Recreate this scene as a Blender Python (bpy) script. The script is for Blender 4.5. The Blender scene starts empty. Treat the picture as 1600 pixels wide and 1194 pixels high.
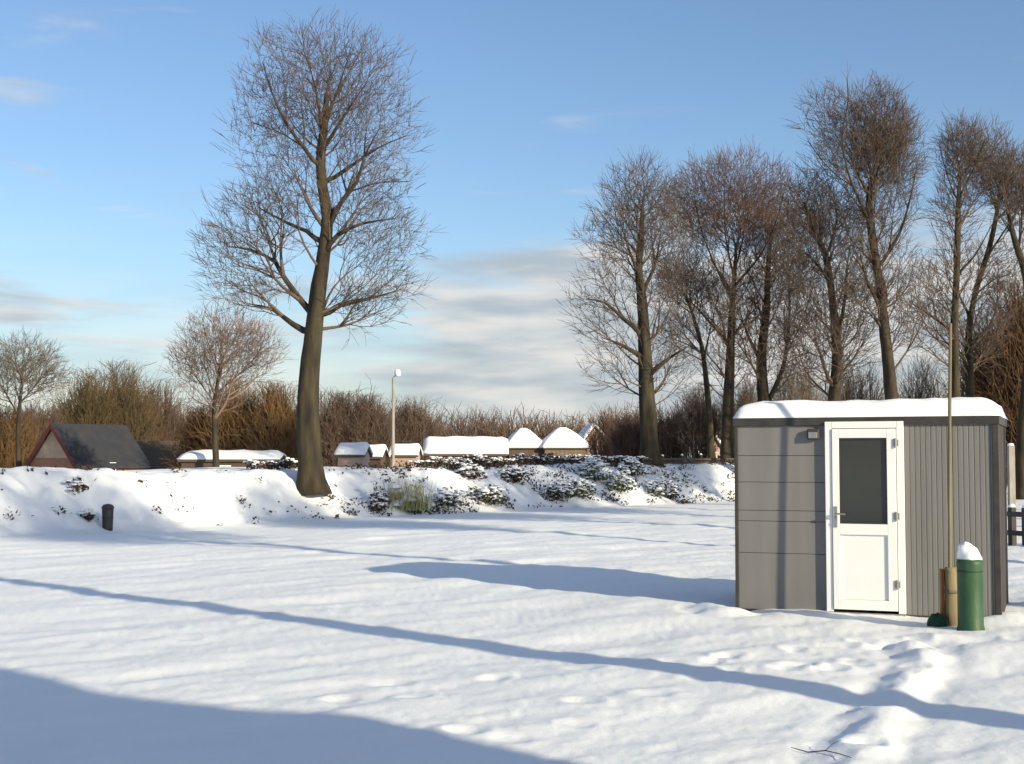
import bpy, math, random
import numpy as np
from mathutils import Vector, Matrix, noise as mnoise

R = math.radians
random.seed(7)
rng = np.random.default_rng(11)
sc = bpy.context.scene
col = sc.collection

# ------------------------------------------------------------------ camera
F_PX, CX, CY, HOR, EYE = 2200.0, 800.0, 597.0, 715.0, 1.70      # photograph pixels (1600 x 1194)
PITCH = math.atan((HOR - CY) / F_PX)
cam = bpy.data.objects.new('camera', bpy.data.cameras.new('camera'))
col.objects.link(cam)
cam.data.sensor_width = 36.0
cam.data.lens = 36.0 * F_PX / 1600.0
cam.data.clip_start, cam.data.clip_end = 0.1, 9000.0
cam.location = (0, 0, EYE)
cam.rotation_euler = (math.pi / 2 + PITCH, 0, 0)
sc.camera = cam

# ------------------------------------------------------------------ light, sky, exposure
SUN_EL = R(18.0)
SD = np.array([0.70, -0.714]); SD /= np.hypot(*SD)               # horizontal direction towards the sun
SUN_AZ = math.atan2(SD[0], SD[1])                                # from +Y, clockwise
to_sun = Vector((SD[0] * math.cos(SUN_EL), SD[1] * math.cos(SUN_EL), math.sin(SUN_EL)))
sun = bpy.data.objects.new('sun', bpy.data.lights.new('sun', 'SUN'))
col.objects.link(sun)
sun.data.energy = 5.0
sun.data.angle = R(0.53)
sun.data.color = (1.0, 0.885, 0.63)
sun.rotation_euler = to_sun.to_track_quat('Z', 'Y').to_euler()
sun.location = (30, -30, 30)
sc.view_settings.view_transform = 'Standard'
sc.view_settings.look = 'None'
sc.view_settings.gamma = 1.0
sc.view_settings.exposure = 0.42

world = bpy.data.worlds.new("World")
sc.world = world
world.use_nodes = True
SKY_STRENGTH = 0.105


def N(nt, t, **kw):
    n = nt.nodes.new(t)
    for k, v in kw.items():
        if hasattr(n, k):
            setattr(n, k, v)
        else:
            n.inputs[k.replace('_', ' ')].default_value = v
    return n


def build_sky():
    nt = world.node_tree
    nt.nodes.clear()
    out = N(nt, 'ShaderNodeOutputWorld')
    bg = N(nt, 'ShaderNodeBackground')
    bg.inputs['Strength'].default_value = SKY_STRENGTH
    sky = N(nt, 'ShaderNodeTexSky')
    sky.sky_type = 'NISHITA'
    sky.sun_disc = False
    sky.sun_elevation = SUN_EL
    sky.sun_rotation = SUN_AZ
    sky.air_density, sky.dust_density, sky.ozone_density = 1.0, 0.6, 2.2
    L = nt.links.new

    def math_(op, a, b=None, c=None, clamp=False):
        m = N(nt, 'ShaderNodeMath'); m.operation = op; m.use_clamp = clamp
        for i, v in enumerate((a, b, c)):
            if v is None: continue
            if isinstance(v, (int, float)): m.inputs[i].default_value = v
            else: L(v, m.inputs[i])
        return m.outputs[0]

    def smooth(v, lo, hi):
        m = N(nt, 'ShaderNodeMapRange'); m.interpolation_type = 'SMOOTHSTEP'
        L(v, m.inputs['Value'])
        m.inputs['From Min'].default_value = lo; m.inputs['From Max'].default_value = hi
        return m.outputs['Result']
    tint = N(nt, 'ShaderNodeMix', data_type='RGBA', blend_type='MULTIPLY')
    tint.inputs['Factor'].default_value = 1.0
    L(sky.outputs[0], tint.inputs['A'])
    tint.inputs['B'].default_value = SKY_TINT
    tc = N(nt, 'ShaderNodeTexCoord')
    sep = N(nt, 'ShaderNodeSeparateXYZ'); L(tc.outputs['Generated'], sep.inputs[0])
    elev = sep.outputs['Z']
    az = math_('ARCTAN2', sep.outputs['X'], sep.outputs['Y'])
    # cirrus / stratus bands: coordinates stretched along the horizon
    mp = N(nt, 'ShaderNodeCombineXYZ')
    L(math_('MULTIPLY', az, 5.0), mp.inputs[0])
    L(math_('MULTIPLY', elev, 34.0), mp.inputs[1])
    n1 = N(nt, 'ShaderNodeTexNoise'); L(mp.outputs[0], n1.inputs['Vector'])
    n1.inputs['Scale'].default_value = 1.0; n1.inputs['Detail'].default_value = 6.0; n1.inputs['Roughness'].default_value = 0.55
    n1.inputs['Distortion'].default_value = 0.5
    # where the bank of cloud lies: low in the sky, thicker to the right of the lone tree
    low = math_('SUBTRACT', 1.0, smooth(elev, 0.07, 0.235))
    right = smooth(az, -0.14, 0.04)
    cover = math_('MULTIPLY_ADD', right, 0.27, 0.17)
    th = math_('MULTIPLY_ADD', math_('MULTIPLY', low, cover), 1.25, n1.outputs['Fac'])
    # thin wisps high on the left
    wl = math_('SUBTRACT', 1.0, smooth(az, -0.345, -0.27))
    we = math_('MULTIPLY', smooth(elev, 0.17, 0.20), math_('SUBTRACT', 1.0, smooth(elev, 0.26, 0.30)))
    th = math_('MULTIPLY_ADD', math_('MULTIPLY', wl, we), 0.10, th)
    # unseen cloud added overhead, above the view, to brighten the ambient light
    th = math_('MULTIPLY_ADD', smooth(elev, 0.36, 0.60), 0.20, th)
    mask = math_('MULTIPLY', smooth(th, 0.61, 0.92), 0.92)
    hz = math_('MULTIPLY', math_('SUBTRACT', 1.0, smooth(elev, 0.0, 0.17)), 0.68)
    mask = math_('MAXIMUM', mask, hz)
    # cloud colour: warm white tops, grey underside
    mp2 = N(nt, 'ShaderNodeCombineXYZ')
    L(math_('MULTIPLY', az, 7.0), mp2.inputs[0])
    L(math_('MULTIPLY', elev, 40.0), mp2.inputs[1])
    n2 = N(nt, 'ShaderNodeTexNoise'); L(mp2.outputs[0], n2.inputs['Vector'])
    n2.inputs['Scale'].default_value = 1.0; n2.inputs['Detail'].default_value = 4.0
    cc = N(nt, 'ShaderNodeMix', data_type='RGBA')
    L(smooth(n2.outputs['Fac'], 0.36, 0.64), cc.inputs['Factor'])
    k = 1.0 / SKY_STRENGTH
    cc.inputs['A'].default_value = (0.34 * k, 0.39 * k, 0.43 * k, 1)
    cc.inputs['B'].default_value = (0.60 * k, 0.585 * k, 0.56 * k, 1)
    mx = N(nt, 'ShaderNodeMix', data_type='RGBA')
    L(mask, mx.inputs['Factor']); L(tint.outputs['Result'], mx.inputs['A']); L(cc.outputs['Result'], mx.inputs['B'])
    L(mx.outputs['Result'], bg.inputs['Color'])
    L(bg.outputs[0], out.inputs['Surface'])


SKY_TINT = (0.95, 1.02, 1.12, 1)
build_sky()

# ------------------------------------------------------------------ projecting and the lie of the land
cp, sp = math.cos(PITCH), math.sin(PITCH)


def W(px, py, D):
    """point at distance D (world y) seen at a photograph pixel"""
    X, U = (px - CX) / F_PX, (CY - py) / F_PX
    d = np.array([X, cp - U * sp, sp + U * cp])
    return np.array([0, 0, EYE]) + d * (D / d[1])


def PQ(p, q):
    """p across the sunlight, q along the way the shadows fall"""
    return np.array([p * -SD[1] + q * -SD[0], p * SD[0] + q * -SD[1]])


def smoothstep(a, b, x):
    t = np.clip((x - a) / (b - a), 0, 1)
    return t * t * (3 - 2 * t)


_perm = rng.permutation(4096)
_val = rng.random(4096)


def vnoise(x, y, seed=0):
    xi, yi = np.floor(x).astype(int), np.floor(y).astype(int)
    fx, fy = x - xi, y - yi
    fx = fx * fx * fx * (fx * (fx * 6 - 15) + 10); fy = fy * fy * fy * (fy * (fy * 6 - 15) + 10)
    h = lambda a, b: _val[_perm[(_perm[(a + seed * 131) & 4095] + b) & 4095]]
    return ((h(xi, yi) * (1 - fx) + h(xi + 1, yi) * fx) * (1 - fy) +
            (h(xi, yi + 1) * (1 - fx) + h(xi + 1, yi + 1) * fx) * fy) * 2 - 1


BA = np.array([-11.05, 30.6])
BD = np.array([0.624, 0.782]); BN = np.array([-0.782, 0.624])
ridge = []           # centre line of the trodden track
prints = []          # (x, y, radius, depth) dents and lumps in the snow


def bank_t(x, y):
    s = (x - BA[0]) * BD[0] + (y - BA[1]) * BD[1]
    t = (x - BA[0]) * BN[0] + (y - BA[1]) * BN[1]
    return s, t + 0.35 * np.sin(s * 0.31 + 1.0) + 0.30 * vnoise(s * 0.45, s * 0 + 3.3, 5)


def height(x, y, fine=True):
    x = np.asarray(x, float); y = np.asarray(y, float)
    p = x * -SD[1] + y * SD[0]; q = x * -SD[0] + y * -SD[1]
    s, t = bank_t(x, y)
    r = np.hypot(x, y)
    z = 0.05 * vnoise(x / 7.0, y / 7.0, 1) * smoothstep(5, 20, r)
    z = z * (1 - np.exp(-((x - 4) ** 2 + (y - 15.6) ** 2) / 12.0))
    b = smoothstep(0.0, 2.9, t)
    top = 1.33 + 0.05 * np.sin(s * 0.6) + 0.10 * smoothstep(10, 40, s)
    back = smoothstep(7.0, 40.0, t) * 2.6 + smoothstep(40, 250, t) * 1.2
    z = z * (1 - b) + b * top - back
    if fine:
        near = 1 - smoothstep(30, 70, r)
        # wind drifts lying across the light
        z = z + near * (0.024 * vnoise(p / 2.3, q / 0.75, 2) + 0.014 * vnoise(p / 0.8 + 0.3 * q, q / 0.30, 3)
                        + 0.005 * vnoise(p / 0.26, q / 0.13, 4) + 0.003 * vnoise(x / 0.06, y / 0.06, 11))
        rag = smoothstep(-0.3, 0.6, t) * (1 - smoothstep(3.5, 6, t))
        z = z + rag * (0.05 * vnoise(x / 0.7, y / 0.7, 6) + 0.06 * vnoise(x / 0.33, y / 0.33, 7))
        if ridge:
            d2 = np.full(x.shape, 1e9)
            for a, b in zip(ridge[:-1], ridge[1:]):
                ab = b - a; u = np.clip(((x - a[0]) * ab[0] + (y - a[1]) * ab[1]) / (ab @ ab), 0, 1)
                d2 = np.minimum(d2, (x - a[0] - u * ab[0]) ** 2 + (y - a[1] - u * ab[1]) ** 2)
            d = np.sqrt(d2) + 0.05 * vnoise(x / .28, y / .28, 14)
            brk = 0.75 + 0.5 * vnoise(x / .45, y / .45, 15)
            z = z + 0.048 * np.exp(-(d / 0.13) ** 2) * brk - 0.022 * np.exp(-((d - .27) / 0.11) ** 2) * brk
        for (fx, fy, fr, fd) in prints:
            d2 = ((x - fx) ** 2 + (y - fy) ** 2) / (fr * fr)
            z = z + np.where(d2 < 9, -fd * np.exp(-d2) + 0.45 * fd * np.exp(-(np.sqrt(d2) - 1.5) ** 2 * 4), 0)
    return z


def H(x, y, fine=False):
    return float(height(np.array([x]), np.array([y]), fine)[0])


def hit(px, py, d0=5.0, d1=120.0):
    """where the ray through a photograph pixel meets the snow"""
    D = np.arange(d0, d1, 0.05)
    a, b = W(px, py, 1.0), np.array([0, 0, EYE])
    d = a - b
    P = b[None, :] + d[None, :] * D[:, None]
    k = np.argmax(height(P[:, 0], P[:, 1], False) >= P[:, 2])
    return P[k]


def track(pts, n, rad, dep, jit, spread=0.0):
    pts = np.array([hit(*p)[:2] for p in pts])
    for i in range(n):
        u = i / max(1, n - 1) * (len(pts) - 1)
        k = min(int(u), len(pts) - 2)
        c = pts[k] * (1 - (u - k)) + pts[k + 1] * (u - k)
        side = (0.13 if i % 2 else -0.13)
        prints.append((c[0] + side + random.gauss(0, jit), c[1] + random.gauss(0, jit), rad * random.uniform(.8, 1.25), 0.6 * dep * random.uniform(.7, 1.3)))


ridge = [hit(*q)[:2] for q in ((1305, 1230), (1335, 1190), (1362, 1145), (1392, 1100), (1432, 1055), (1442, 1030), (1425, 1008))]
track([(1080, 1040), (1180, 1025), (1300, 1010), (1420, 1000)], 12, 0.10, 0.045, 0.12)
track([(1120, 1060), (1250, 1045), (1400, 1030), (1560, 1000)], 10, 0.10, 0.04, 0.16)
track([(540, 1095), (640, 1078), (760, 1062), (900, 1050)], 6, 0.11, 0.03, 0.10)
track([(180, 1010), (300, 985), (430, 968), (560, 950), (650, 940)], 9, 0.12, 0.03, 0.12)
track([(620, 1170), (740, 1150), (860, 1120), (1000, 1090)], 6, 0.11, 0.03, 0.12)
for (a, b, r_, d_) in ((1112, 950, .22, -.10), (1135, 956, .25, -.10), (1430, 1046, .10, .05),
                       (1560, 968, .3, -.06), (1590, 962, .3, -.08), (1470, 995, .25, -.05), (1200, 985, .3, -.03),
                       (1380, 1105, .10, .05), (1352, 1162, .10, .05)):
    c = hit(a, b); prints.append((c[0], c[1], r_, d_ * .7))

# ------------------------------------------------------------------ materials


def snow_grain(m):
    nt = m.node_tree; b = nt.nodes['Principled BSDF']
    tc = nt.nodes['Texture Coordinate']
    prev = b.inputs['Normal'].links[0].from_node
    n = N(nt, 'ShaderNodeTexNoise'); n.inputs['Scale'].default_value = 110; n.inputs['Detail'].default_value = 4; n.inputs['Roughness'].default_value = 0.7
    nt.links.new(tc.outputs['Object'], n.inputs['Vector'])
    bp = N(nt, 'ShaderNodeBump'); bp.inputs['Strength'].default_value = 0.35; bp.inputs['Distance'].default_value = 0.01
    nt.links.new(n.outputs['Fac'], bp.inputs['Height']); nt.links.new(prev.outputs[0], bp.inputs['Normal'])
    nt.links.new(bp.outputs[0], b.inputs['Normal'])


def pmat(name, c1, c2=None, scale=6.0, rough=0.75, stretch=None, bump=0.0, bscale=None, spec=0.3, detail=5.0, obj_var=0.0):
    m = bpy.data.materials.new(name); m.use_nodes = True
    nt = m.node_tree; b = nt.nodes['Principled BSDF']
    b.inputs['Roughness'].default_value = rough
    b.inputs['Specular IOR Level'].default_value = spec
    c2 = c2 or tuple(v * 0.7 for v in c1)
    tc = N(nt, 'ShaderNodeTexCoord'); mp = N(nt, 'ShaderNodeMapping')
    nt.links.new(tc.outputs['Object'], mp.inputs['Vector'])
    if stretch: mp.inputs['Scale'].default_value = stretch
    n = N(nt, 'ShaderNodeTexNoise'); n.inputs['Scale'].default_value = scale; n.inputs['Detail'].default_value = detail
    nt.links.new(mp.outputs[0], n.inputs['Vector'])
    r = N(nt, 'ShaderNodeMapRange'); r.inputs['From Min'].default_value = 0.32; r.inputs['From Max'].default_value = 0.68
    nt.links.new(n.outputs['Fac'], r.inputs['Value'])
    x = N(nt, 'ShaderNodeMix', data_type='RGBA')
    nt.links.new(r.outputs['Result'], x.inputs['Factor'])
    x.inputs['A'].default_value = (*c1, 1); x.inputs['B'].default_value = (*c2, 1)
    nt.links.new(x.outputs['Result'], b.inputs['Base Color'])
    if bump:
        n2 = N(nt, 'ShaderNodeTexNoise'); n2.inputs['Scale'].default_value = bscale or scale * 3; n2.inputs['Detail'].default_value = 5
        nt.links.new(mp.outputs[0], n2.inputs['Vector'])
        bp = N(nt, 'ShaderNodeBump'); bp.inputs['Strength'].default_value = bump; bp.inputs['Distance'].default_value = 0.02
        nt.links.new(n2.outputs['Fac'], bp.inputs['Height']); nt.links.new(bp.outputs[0], b.inputs['Normal'])
    return m


M = {}
M['snow'] = pmat('snow', (0.83, 0.85, 0.88), (0.86, 0.87, 0.885), 1.7, 0.55, bump=0.18, bscale=26, spec=0.25)
M['cap'] = pmat('settled_snow', (0.86, 0.865, 0.88), (0.88, 0.88, 0.89), 5, 0.6, bump=0.15, bscale=25, spec=0.2)
snow_grain(M['snow']); snow_grain(M['cap'])
M['bark'] = pmat('olive_bark', (0.066, 0.052, 0.028), (0.021, 0.016, 0.012), 4, 0.9, (1, 1, .22), 1.0, 9)
M['bark2'] = pmat('brown_bark', (0.07, 0.048, 0.030), (0.028, 0.02, 0.015), 5, 0.9, (1, 1, .25), 0.8, 14)
M['twig'] = pmat('brown_twigs', (0.14, 0.098, 0.072), (0.085, 0.062, 0.048), 1.0, 0.9)
M['twig_red'] = pmat('red_brown_twigs', (0.165, 0.098, 0.07), (0.10, 0.062, 0.048), 0.8, 0.9)
M['twig_pink'] = pmat('pale_pinkish_twigs', (0.24, 0.16, 0.12), (0.15, 0.10, 0.08), 0.8, 0.9)
M['twig_grey'] = pmat('grey_twigs', (0.19, 0.15, 0.11), (0.12, 0.10, 0.08), 0.8, 0.9)
M['willow'] = pmat('orange_willow', (0.215, 0.122, 0.052), (0.125, 0.075, 0.036), 0.5, 0.85)
M['willow2'] = pmat('olive_willow', (0.155, 0.108, 0.05), (0.09, 0.066, 0.036), 0.5, 0.85)
M['wood_far'] = pmat('far_wood', (0.155, 0.102, 0.072), (0.092, 0.063, 0.048), 0.13, 0.9)
M['rust'] = pmat('rusty_leaves', (0.165, 0.088, 0.042), (0.09, 0.052, 0.03), 0.7, 0.85)
M['panel'] = pmat('grey_panel', (0.195, 0.188, 0.182), (0.165, 0.160, 0.152), 5.0, 0.6, (1, 1, .10), bump=0.05, bscale=60)
M['dark'] = pmat('anthracite_metal', (0.035, 0.033, 0.031), (0.055, 0.05, 0.045), 7, 0.5)
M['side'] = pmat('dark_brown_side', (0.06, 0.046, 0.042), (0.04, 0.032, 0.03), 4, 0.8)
M['upvc'] = pmat('white_plastic', (0.80, 0.80, 0.79), (0.77, 0.77, 0.755), 3, 0.3)
M['steel'] = pmat('brushed_steel', (0.42, 0.41, 0.39), (0.33, 0.32, 0.30), 12, 0.35)
M['steel'].node_tree.nodes['Principled BSDF'].inputs['Metallic'].default_value = 0.7
M['glass'] = pmat('dark_glass', (0.028, 0.03, 0.028), (0.038, 0.04, 0.036), 1.5, 0.08, spec=0.5)
M['green'] = pmat('green_paint', (0.020, 0.066, 0.032), (0.042, 0.092, 0.042), 9, 0.5, (1, 1, .4), 0.15, 30)
M['dgreen'] = pmat('dark_green', (0.012, 0.045, 0.02), (0.02, 0.06, 0.025), 8, 0.6)
M['tan'] = pmat('tan_wood', (0.27, 0.22, 0.12), (0.18, 0.135, 0.07), 9, 0.75, (1, 1, .2), 0.2, 30)
M['orange'] = pmat('orange_paint', (0.22, 0.085, 0.025), (0.16, 0.07, 0.02), 9, 0.6)
M['polewood'] = pmat('pole_wood', (0.205, 0.17, 0.10), (0.13, 0.108, 0.065), 8, 0.8, (1, 1, .15), 0.3, 20)
M['slate'] = pmat('slate_roof', (0.026, 0.030, 0.040), (0.042, 0.040, 0.044), 1.4, 0.7, bump=0.4, bscale=6)
M['moss'] = pmat('brown_tiles', (0.10, 0.07, 0.055), (0.065, 0.062, 0.035), 0.8, 0.8, bump=0.4, bscale=6)
M['redboard'] = pmat('red_boards', (0.12, 0.025, 0.018), (0.09, 0.022, 0.018), 3, 0.7)
M['render'] = pmat('pale_render', (0.40, 0.30, 0.21), (0.30, 0.22, 0.16), 2, 0.85)
M['brown_wall'] = pmat('brown_boards', (0.11, 0.066, 0.045), (0.07, 0.045, 0.034), 2.5, 0.8, (6, 6, .6), 0.2)
M['tan_wall'] = pmat('tan_boards', (0.17, 0.115, 0.075), (0.12, 0.08, 0.055), 2.5, 0.8, (6, 6, .6), 0.2)
M['pink_wall'] = pmat('pinkish_wall', (0.42, 0.29, 0.23), (0.36, 0.25, 0.2), 2.5, 0.8)
M['leaf'] = pmat('dark_leaf', (0.035, 0.045, 0.018), (0.06, 0.05, 0.025), 2, 0.6)
M['leafg'] = pmat('green_leaf', (0.04, 0.072, 0.02), (0.075, 0.095, 0.03), 3, 0.5)
M['leafb'] = pmat('brown_leaf', (0.075, 0.05, 0.03), (0.045, 0.033, 0.022), 2, 0.8)
M['drygrass'] = pmat('pale_dry_grass', (0.50, 0.46, 0.20), (0.38, 0.34, 0.14), 3, 0.8)
M['hedge'] = pmat('dark_hedge', (0.038, 0.033, 0.024), (0.06, 0.042, 0.032), 1.5, 0.8)
M['lamp'] = pmat('white_lamp_glass', (0.82, 0.83, 0.85), (0.8, 0.81, 0.83), 3, 0.25)
M['oldwood'] = pmat('weathered_wood', (0.085, 0.065, 0.055), (0.05, 0.04, 0.036), 6, 0.85, (1, 1, .3), 0.3)
M['paledwood'] = pmat('pale_post_wood', (0.34, 0.31, 0.27), (0.25, 0.22, 0.19), 6, 0.85, (1, 1, .3), 0.3)


def brick_mat():
    m = bpy.data.materials.new('orange_brick'); m.use_nodes = True
    nt = m.node_tree; b = nt.nodes['Principled BSDF']; b.inputs['Roughness'].default_value = 0.9
    tc = N(nt, 'ShaderNodeTexCoord'); mp = N(nt, 'ShaderNodeMapping'); mp.inputs['Rotation'].default_value = (R(90), 0, 0)
    nt.links.new(tc.outputs['Object'], mp.inputs[0])
    br = N(nt, 'ShaderNodeTexBrick'); br.inputs['Scale'].default_value = 4.0
    br.inputs['Color1'].default_value = (0.27, 0.115, 0.06, 1); br.inputs['Color2'].default_value = (0.20, 0.085, 0.05, 1)
    br.inputs['Mortar'].default_value = (0.25, 0.2, 0.16, 1); br.inputs['Mortar Size'].default_value = 0.02
    nt.links.new(mp.outputs[0], br.inputs['Vector']); nt.links.new(br.outputs['Color'], b.inputs['Base Color'])
    return m


M['brick'] = brick_mat()

# ------------------------------------------------------------------ mesh helpers


class MB:
    def __init__(s): s.v, s.f, s.n = [], [], 0

    def add(s, v, f):
        v = np.asarray(v, float).reshape(-1, 3)
        s.v.append(v)
        s.f += [tuple(i + s.n for i in q) for q in f]
        s.n += len(v)
        return s

    def box(s, x0, x1, y0, y1, z0, z1):
        v = [(x, y, z) for z in (z0, z1) for y in (y0, y1) for x in (x0, x1)]
        return s.add(v, [(0, 2, 3, 1), (4, 5, 7, 6), (0, 1, 5, 4), (2, 6, 7, 3), (0, 4, 6, 2), (1, 3, 7, 5)])

    def prism(s, poly, axis, a0, a1):
        """polygon in the plane across `axis` (0=x,1=y,2=z) pushed from a0 to a1"""
        n = len(poly); v = []
        for a in (a0, a1):
            for (u, w) in poly:
                v.append({0: (a, u, w), 1: (u, a, w), 2: (u, w, a)}[axis])
        f = [tuple(range(n)), tuple(range(2 * n - 1, n - 1, -1))]
        f += [(i, i + n, (i + 1) % n + n, (i + 1) % n) for i in range(n)]
        return s.add(v, f)

    def tube(s, pts, rad, sides=8, cap=True, rough=0.0):
        pts = np.asarray(pts, float); n = len(pts)
        rad = np.broadcast_to(np.asarray(rad, float), (n,))
        t = np.gradient(pts, axis=0); t /= np.linalg.norm(t, axis=1)[:, None] + 1e-12
        ref = np.array([0, 1.0, 0]) if abs(t[0][1]) < 0.8 else np.array([1.0, 0, 0])
        a = np.cross(t, ref); a /= np.linalg.norm(a, axis=1)[:, None] + 1e-9
        b = np.cross(t, a)
        th = np.arange(sides) * 2 * math.pi / sides
        ring = a[:, None, :] * np.cos(th)[None, :, None] + b[:, None, :] * np.sin(th)[None, :, None]
        rr = rad[:, None] * np.ones((1, sides))
        if rough:
            I, J = np.meshgrid(np.arange(n), np.arange(sides), indexing='ij')
            ph = 2 * np.pi * J / sides
            rr = rr * (1 + rough * (vnoise(np.cos(ph) * 1.9 + 7, I * .22 + np.sin(ph) * 1.9, 12) + .5 * vnoise(np.cos(ph) * 4 + 3, I * .6 + np.sin(ph) * 4, 13)))
        v = (pts[:, None, :] + ring * rr[:, :, None]).reshape(-1, 3)
        f = [(i * sides + j, i * sides + (j + 1) % sides, (i + 1) * sides + (j + 1) % sides, (i + 1) * sides + j)
             for i in range(n - 1) for j in range(sides)]
        if cap:
            f += [tuple(range(sides))[::-1], tuple((n - 1) * sides + j for j in range(sides))]
        return s.add(v, f)

    def build(s, name, m, parent=None, loc=None, smooth=False, bevel=0.0):
        v = np.concatenate(s.v) if s.v else np.zeros((0, 3))
        me = bpy.data.meshes.new(name)
        me.from_pydata(v.tolist(), [], s.f)
        me.materials.append(m)
        if smooth:
            me.polygons.foreach_set('use_smooth', [True] * len(me.polygons))
        me.update()
        o = bpy.data.objects.new(name, me); col.objects.link(o)
        if parent: o.parent = parent
        if loc is not None: o.location = loc
        if bevel:
            md = o.modifiers.new('bevel', 'BEVEL'); md.width = bevel; md.segments = 2; md.limit_method = 'ANGLE'
        return o


def fast_mesh(name, v, quads, m, parent=None, loc=None, smooth=False, tri=False):
    me = bpy.data.meshes.new(name)
    v = np.ascontiguousarray(v, np.float32); k = 3 if tri else 4
    q = np.ascontiguousarray(quads, np.int32).reshape(-1, k)
    me.vertices.add(len(v)); me.vertices.foreach_set('co', v.ravel())
    me.loops.add(q.size); me.loops.foreach_set('vertex_index', q.ravel())
    me.polygons.add(len(q)); me.polygons.foreach_set('loop_start', np.arange(len(q), dtype=np.int32) * k)
    me.polygons.foreach_set('loop_total', np.full(len(q), k, np.int32))
    if smooth: me.polygons.foreach_set('use_smooth', np.ones(len(q), bool))
    me.update(calc_edges=True)
    me.materials.append(m)
    o = bpy.data.objects.new(name, me); col.objects.link(o)
    if parent: o.parent = parent
    if loc is not None: o.location = loc
    return o


def tag(o, label, cat, group=None, kind=None):
    o['label'] = label; o['category'] = cat
    if group: o['group'] = group
    if kind: o['kind'] = kind
    return o


def empty(name, loc, rz=0.0):
    o = bpy.data.objects.new(name, None); col.objects.link(o)
    o.location = tuple(loc); o.rotation_euler = (0, 0, rz); o.empty_display_size = 0.3
    return o


def copy_tree(o, parent=None):
    c = o.copy(); col.objects.link(c)
    if parent: c.parent = parent
    for ch in list(o.children): copy_tree(ch, c)
    return c


def twigs(A, B, ra, rb, bend=0.0):
    """three-sided tapering twigs from A to B (arrays), bent once; returns verts, quads"""
    n = len(A)
    mid = (A + B) / 2 + rng.normal(0, 1, (n, 3)) * (np.linalg.norm(B - A, axis=1) * bend)[:, None]
    t = B - A; t /= np.linalg.norm(t, axis=1)[:, None] + 1e-9
    ref = rng.normal(0, 1, (n, 3)); a = np.cross(t, ref); a /= np.linalg.norm(a, axis=1)[:, None] + 1e-9
    b = np.cross(t, a)
    ra = np.broadcast_to(ra, (n,)); rb = np.broadcast_to(rb, (n,))
    rings = []
    for P, r in ((A, ra), (mid, (ra + rb) / 2), (B, rb)):
        for k in range(3):
            th = k * 2 * math.pi / 3
            rings.append(P + (a * math.cos(th) + b * math.sin(th)) * r[:, None])
    v = np.stack(rings, 1).reshape(-1, 3)
    q = []
    for s in range(2):
        for k in range(3):
            q.append([s * 3 + k, s * 3 + (k + 1) % 3, s * 3 + 3 + (k + 1) % 3, s * 3 + 3 + k])
    q = (np.array(q)[None] + (np.arange(n) * 9)[:, None, None]).reshape(-1, 4)
    return v, q


def leaves(P, size, up=0.3):
    """one small folded leaf quad at each point"""
    n = len(P)
    a = rng.normal(0, 1, (n, 3)); a /= np.linalg.norm(a, axis=1)[:, None]
    b = np.cross(a, rng.normal(0, 1, (n, 3))); b /= np.linalg.norm(b, axis=1)[:, None] + 1e-9
    s = size * rng.uniform(.5, 1.3, n)[:, None]
    v = np.stack([P - a * s, P + b * s * .5, P + a * s, P - b * s * .5], 1).reshape(-1, 3)
    return v, (np.arange(n)[:, None] * 4 + np.arange(4)[None])


def flakes(P, size, g):
    """small lumpy pads of snow resting on leaves: flattened octahedra"""
    n = len(P); s = size * g.uniform(.4, 1.25, n)
    base = np.array([(1, 0, 0), (0, 1, 0), (-1, 0, 0), (0, -1, 0), (.55, .55, .42), (-.55, .55, .42), (-.55, -.55, .42), (.55, -.55, .42)], float)
    v = base[None] * s[:, None, None] * (1 + g.normal(0, .22, (n, 8, 1)))
    th = g.uniform(0, 6.28, n); c, sn = np.cos(th)[:, None], np.sin(th)[:, None]
    v = np.stack([v[..., 0] * c - v[..., 1] * sn, v[..., 0] * sn + v[..., 1] * c, v[..., 2]], -1) + P[:, None]
    q = np.array([(0, 1, 5, 4), (1, 2, 6, 5), (2, 3, 7, 6), (3, 0, 4, 7), (4, 5, 6, 7), (3, 2, 1, 0)])
    return v.reshape(-1, 3), (q[None] + (np.arange(n) * 8)[:, None, None]).reshape(-1, 4)


def merge(parts):
    V, Q, n = [], [], 0
    for v, q in parts:
        V.append(v); Q.append(q + n); n += len(v)
    return np.concatenate(V), np.concatenate(Q)


def blob(rx, ry, rz, nu=18, nv=9, amp=0.12, seed=0, dome=True):
    """lumpy snow pillow, flat underneath"""
    v, f = [], []
    for j in range(nv + 1):
        ph = (j / nv) * math.pi / 2
        for i in range(nu):
            th = i / nu * 2 * math.pi
            k = 1 + amp * mnoise.noise(Vector((math.cos(th) * 1.5 + seed * 7.3, math.sin(th) * 1.5, ph * 1.5)))
            v.append((rx * math.cos(th) * math.cos(ph) ** .7 * k, ry * math.sin(th) * math.cos(ph) ** .7 * k, rz * math.sin(ph) * k))
    for j in range(nv):
        for i in range(nu):
            f.append((j * nu + i, j * nu + (i + 1) % nu, (j + 1) * nu + (i + 1) % nu, (j + 1) * nu + i))
    f.append(tuple(range(nu))[::-1])
    return v, f


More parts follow.
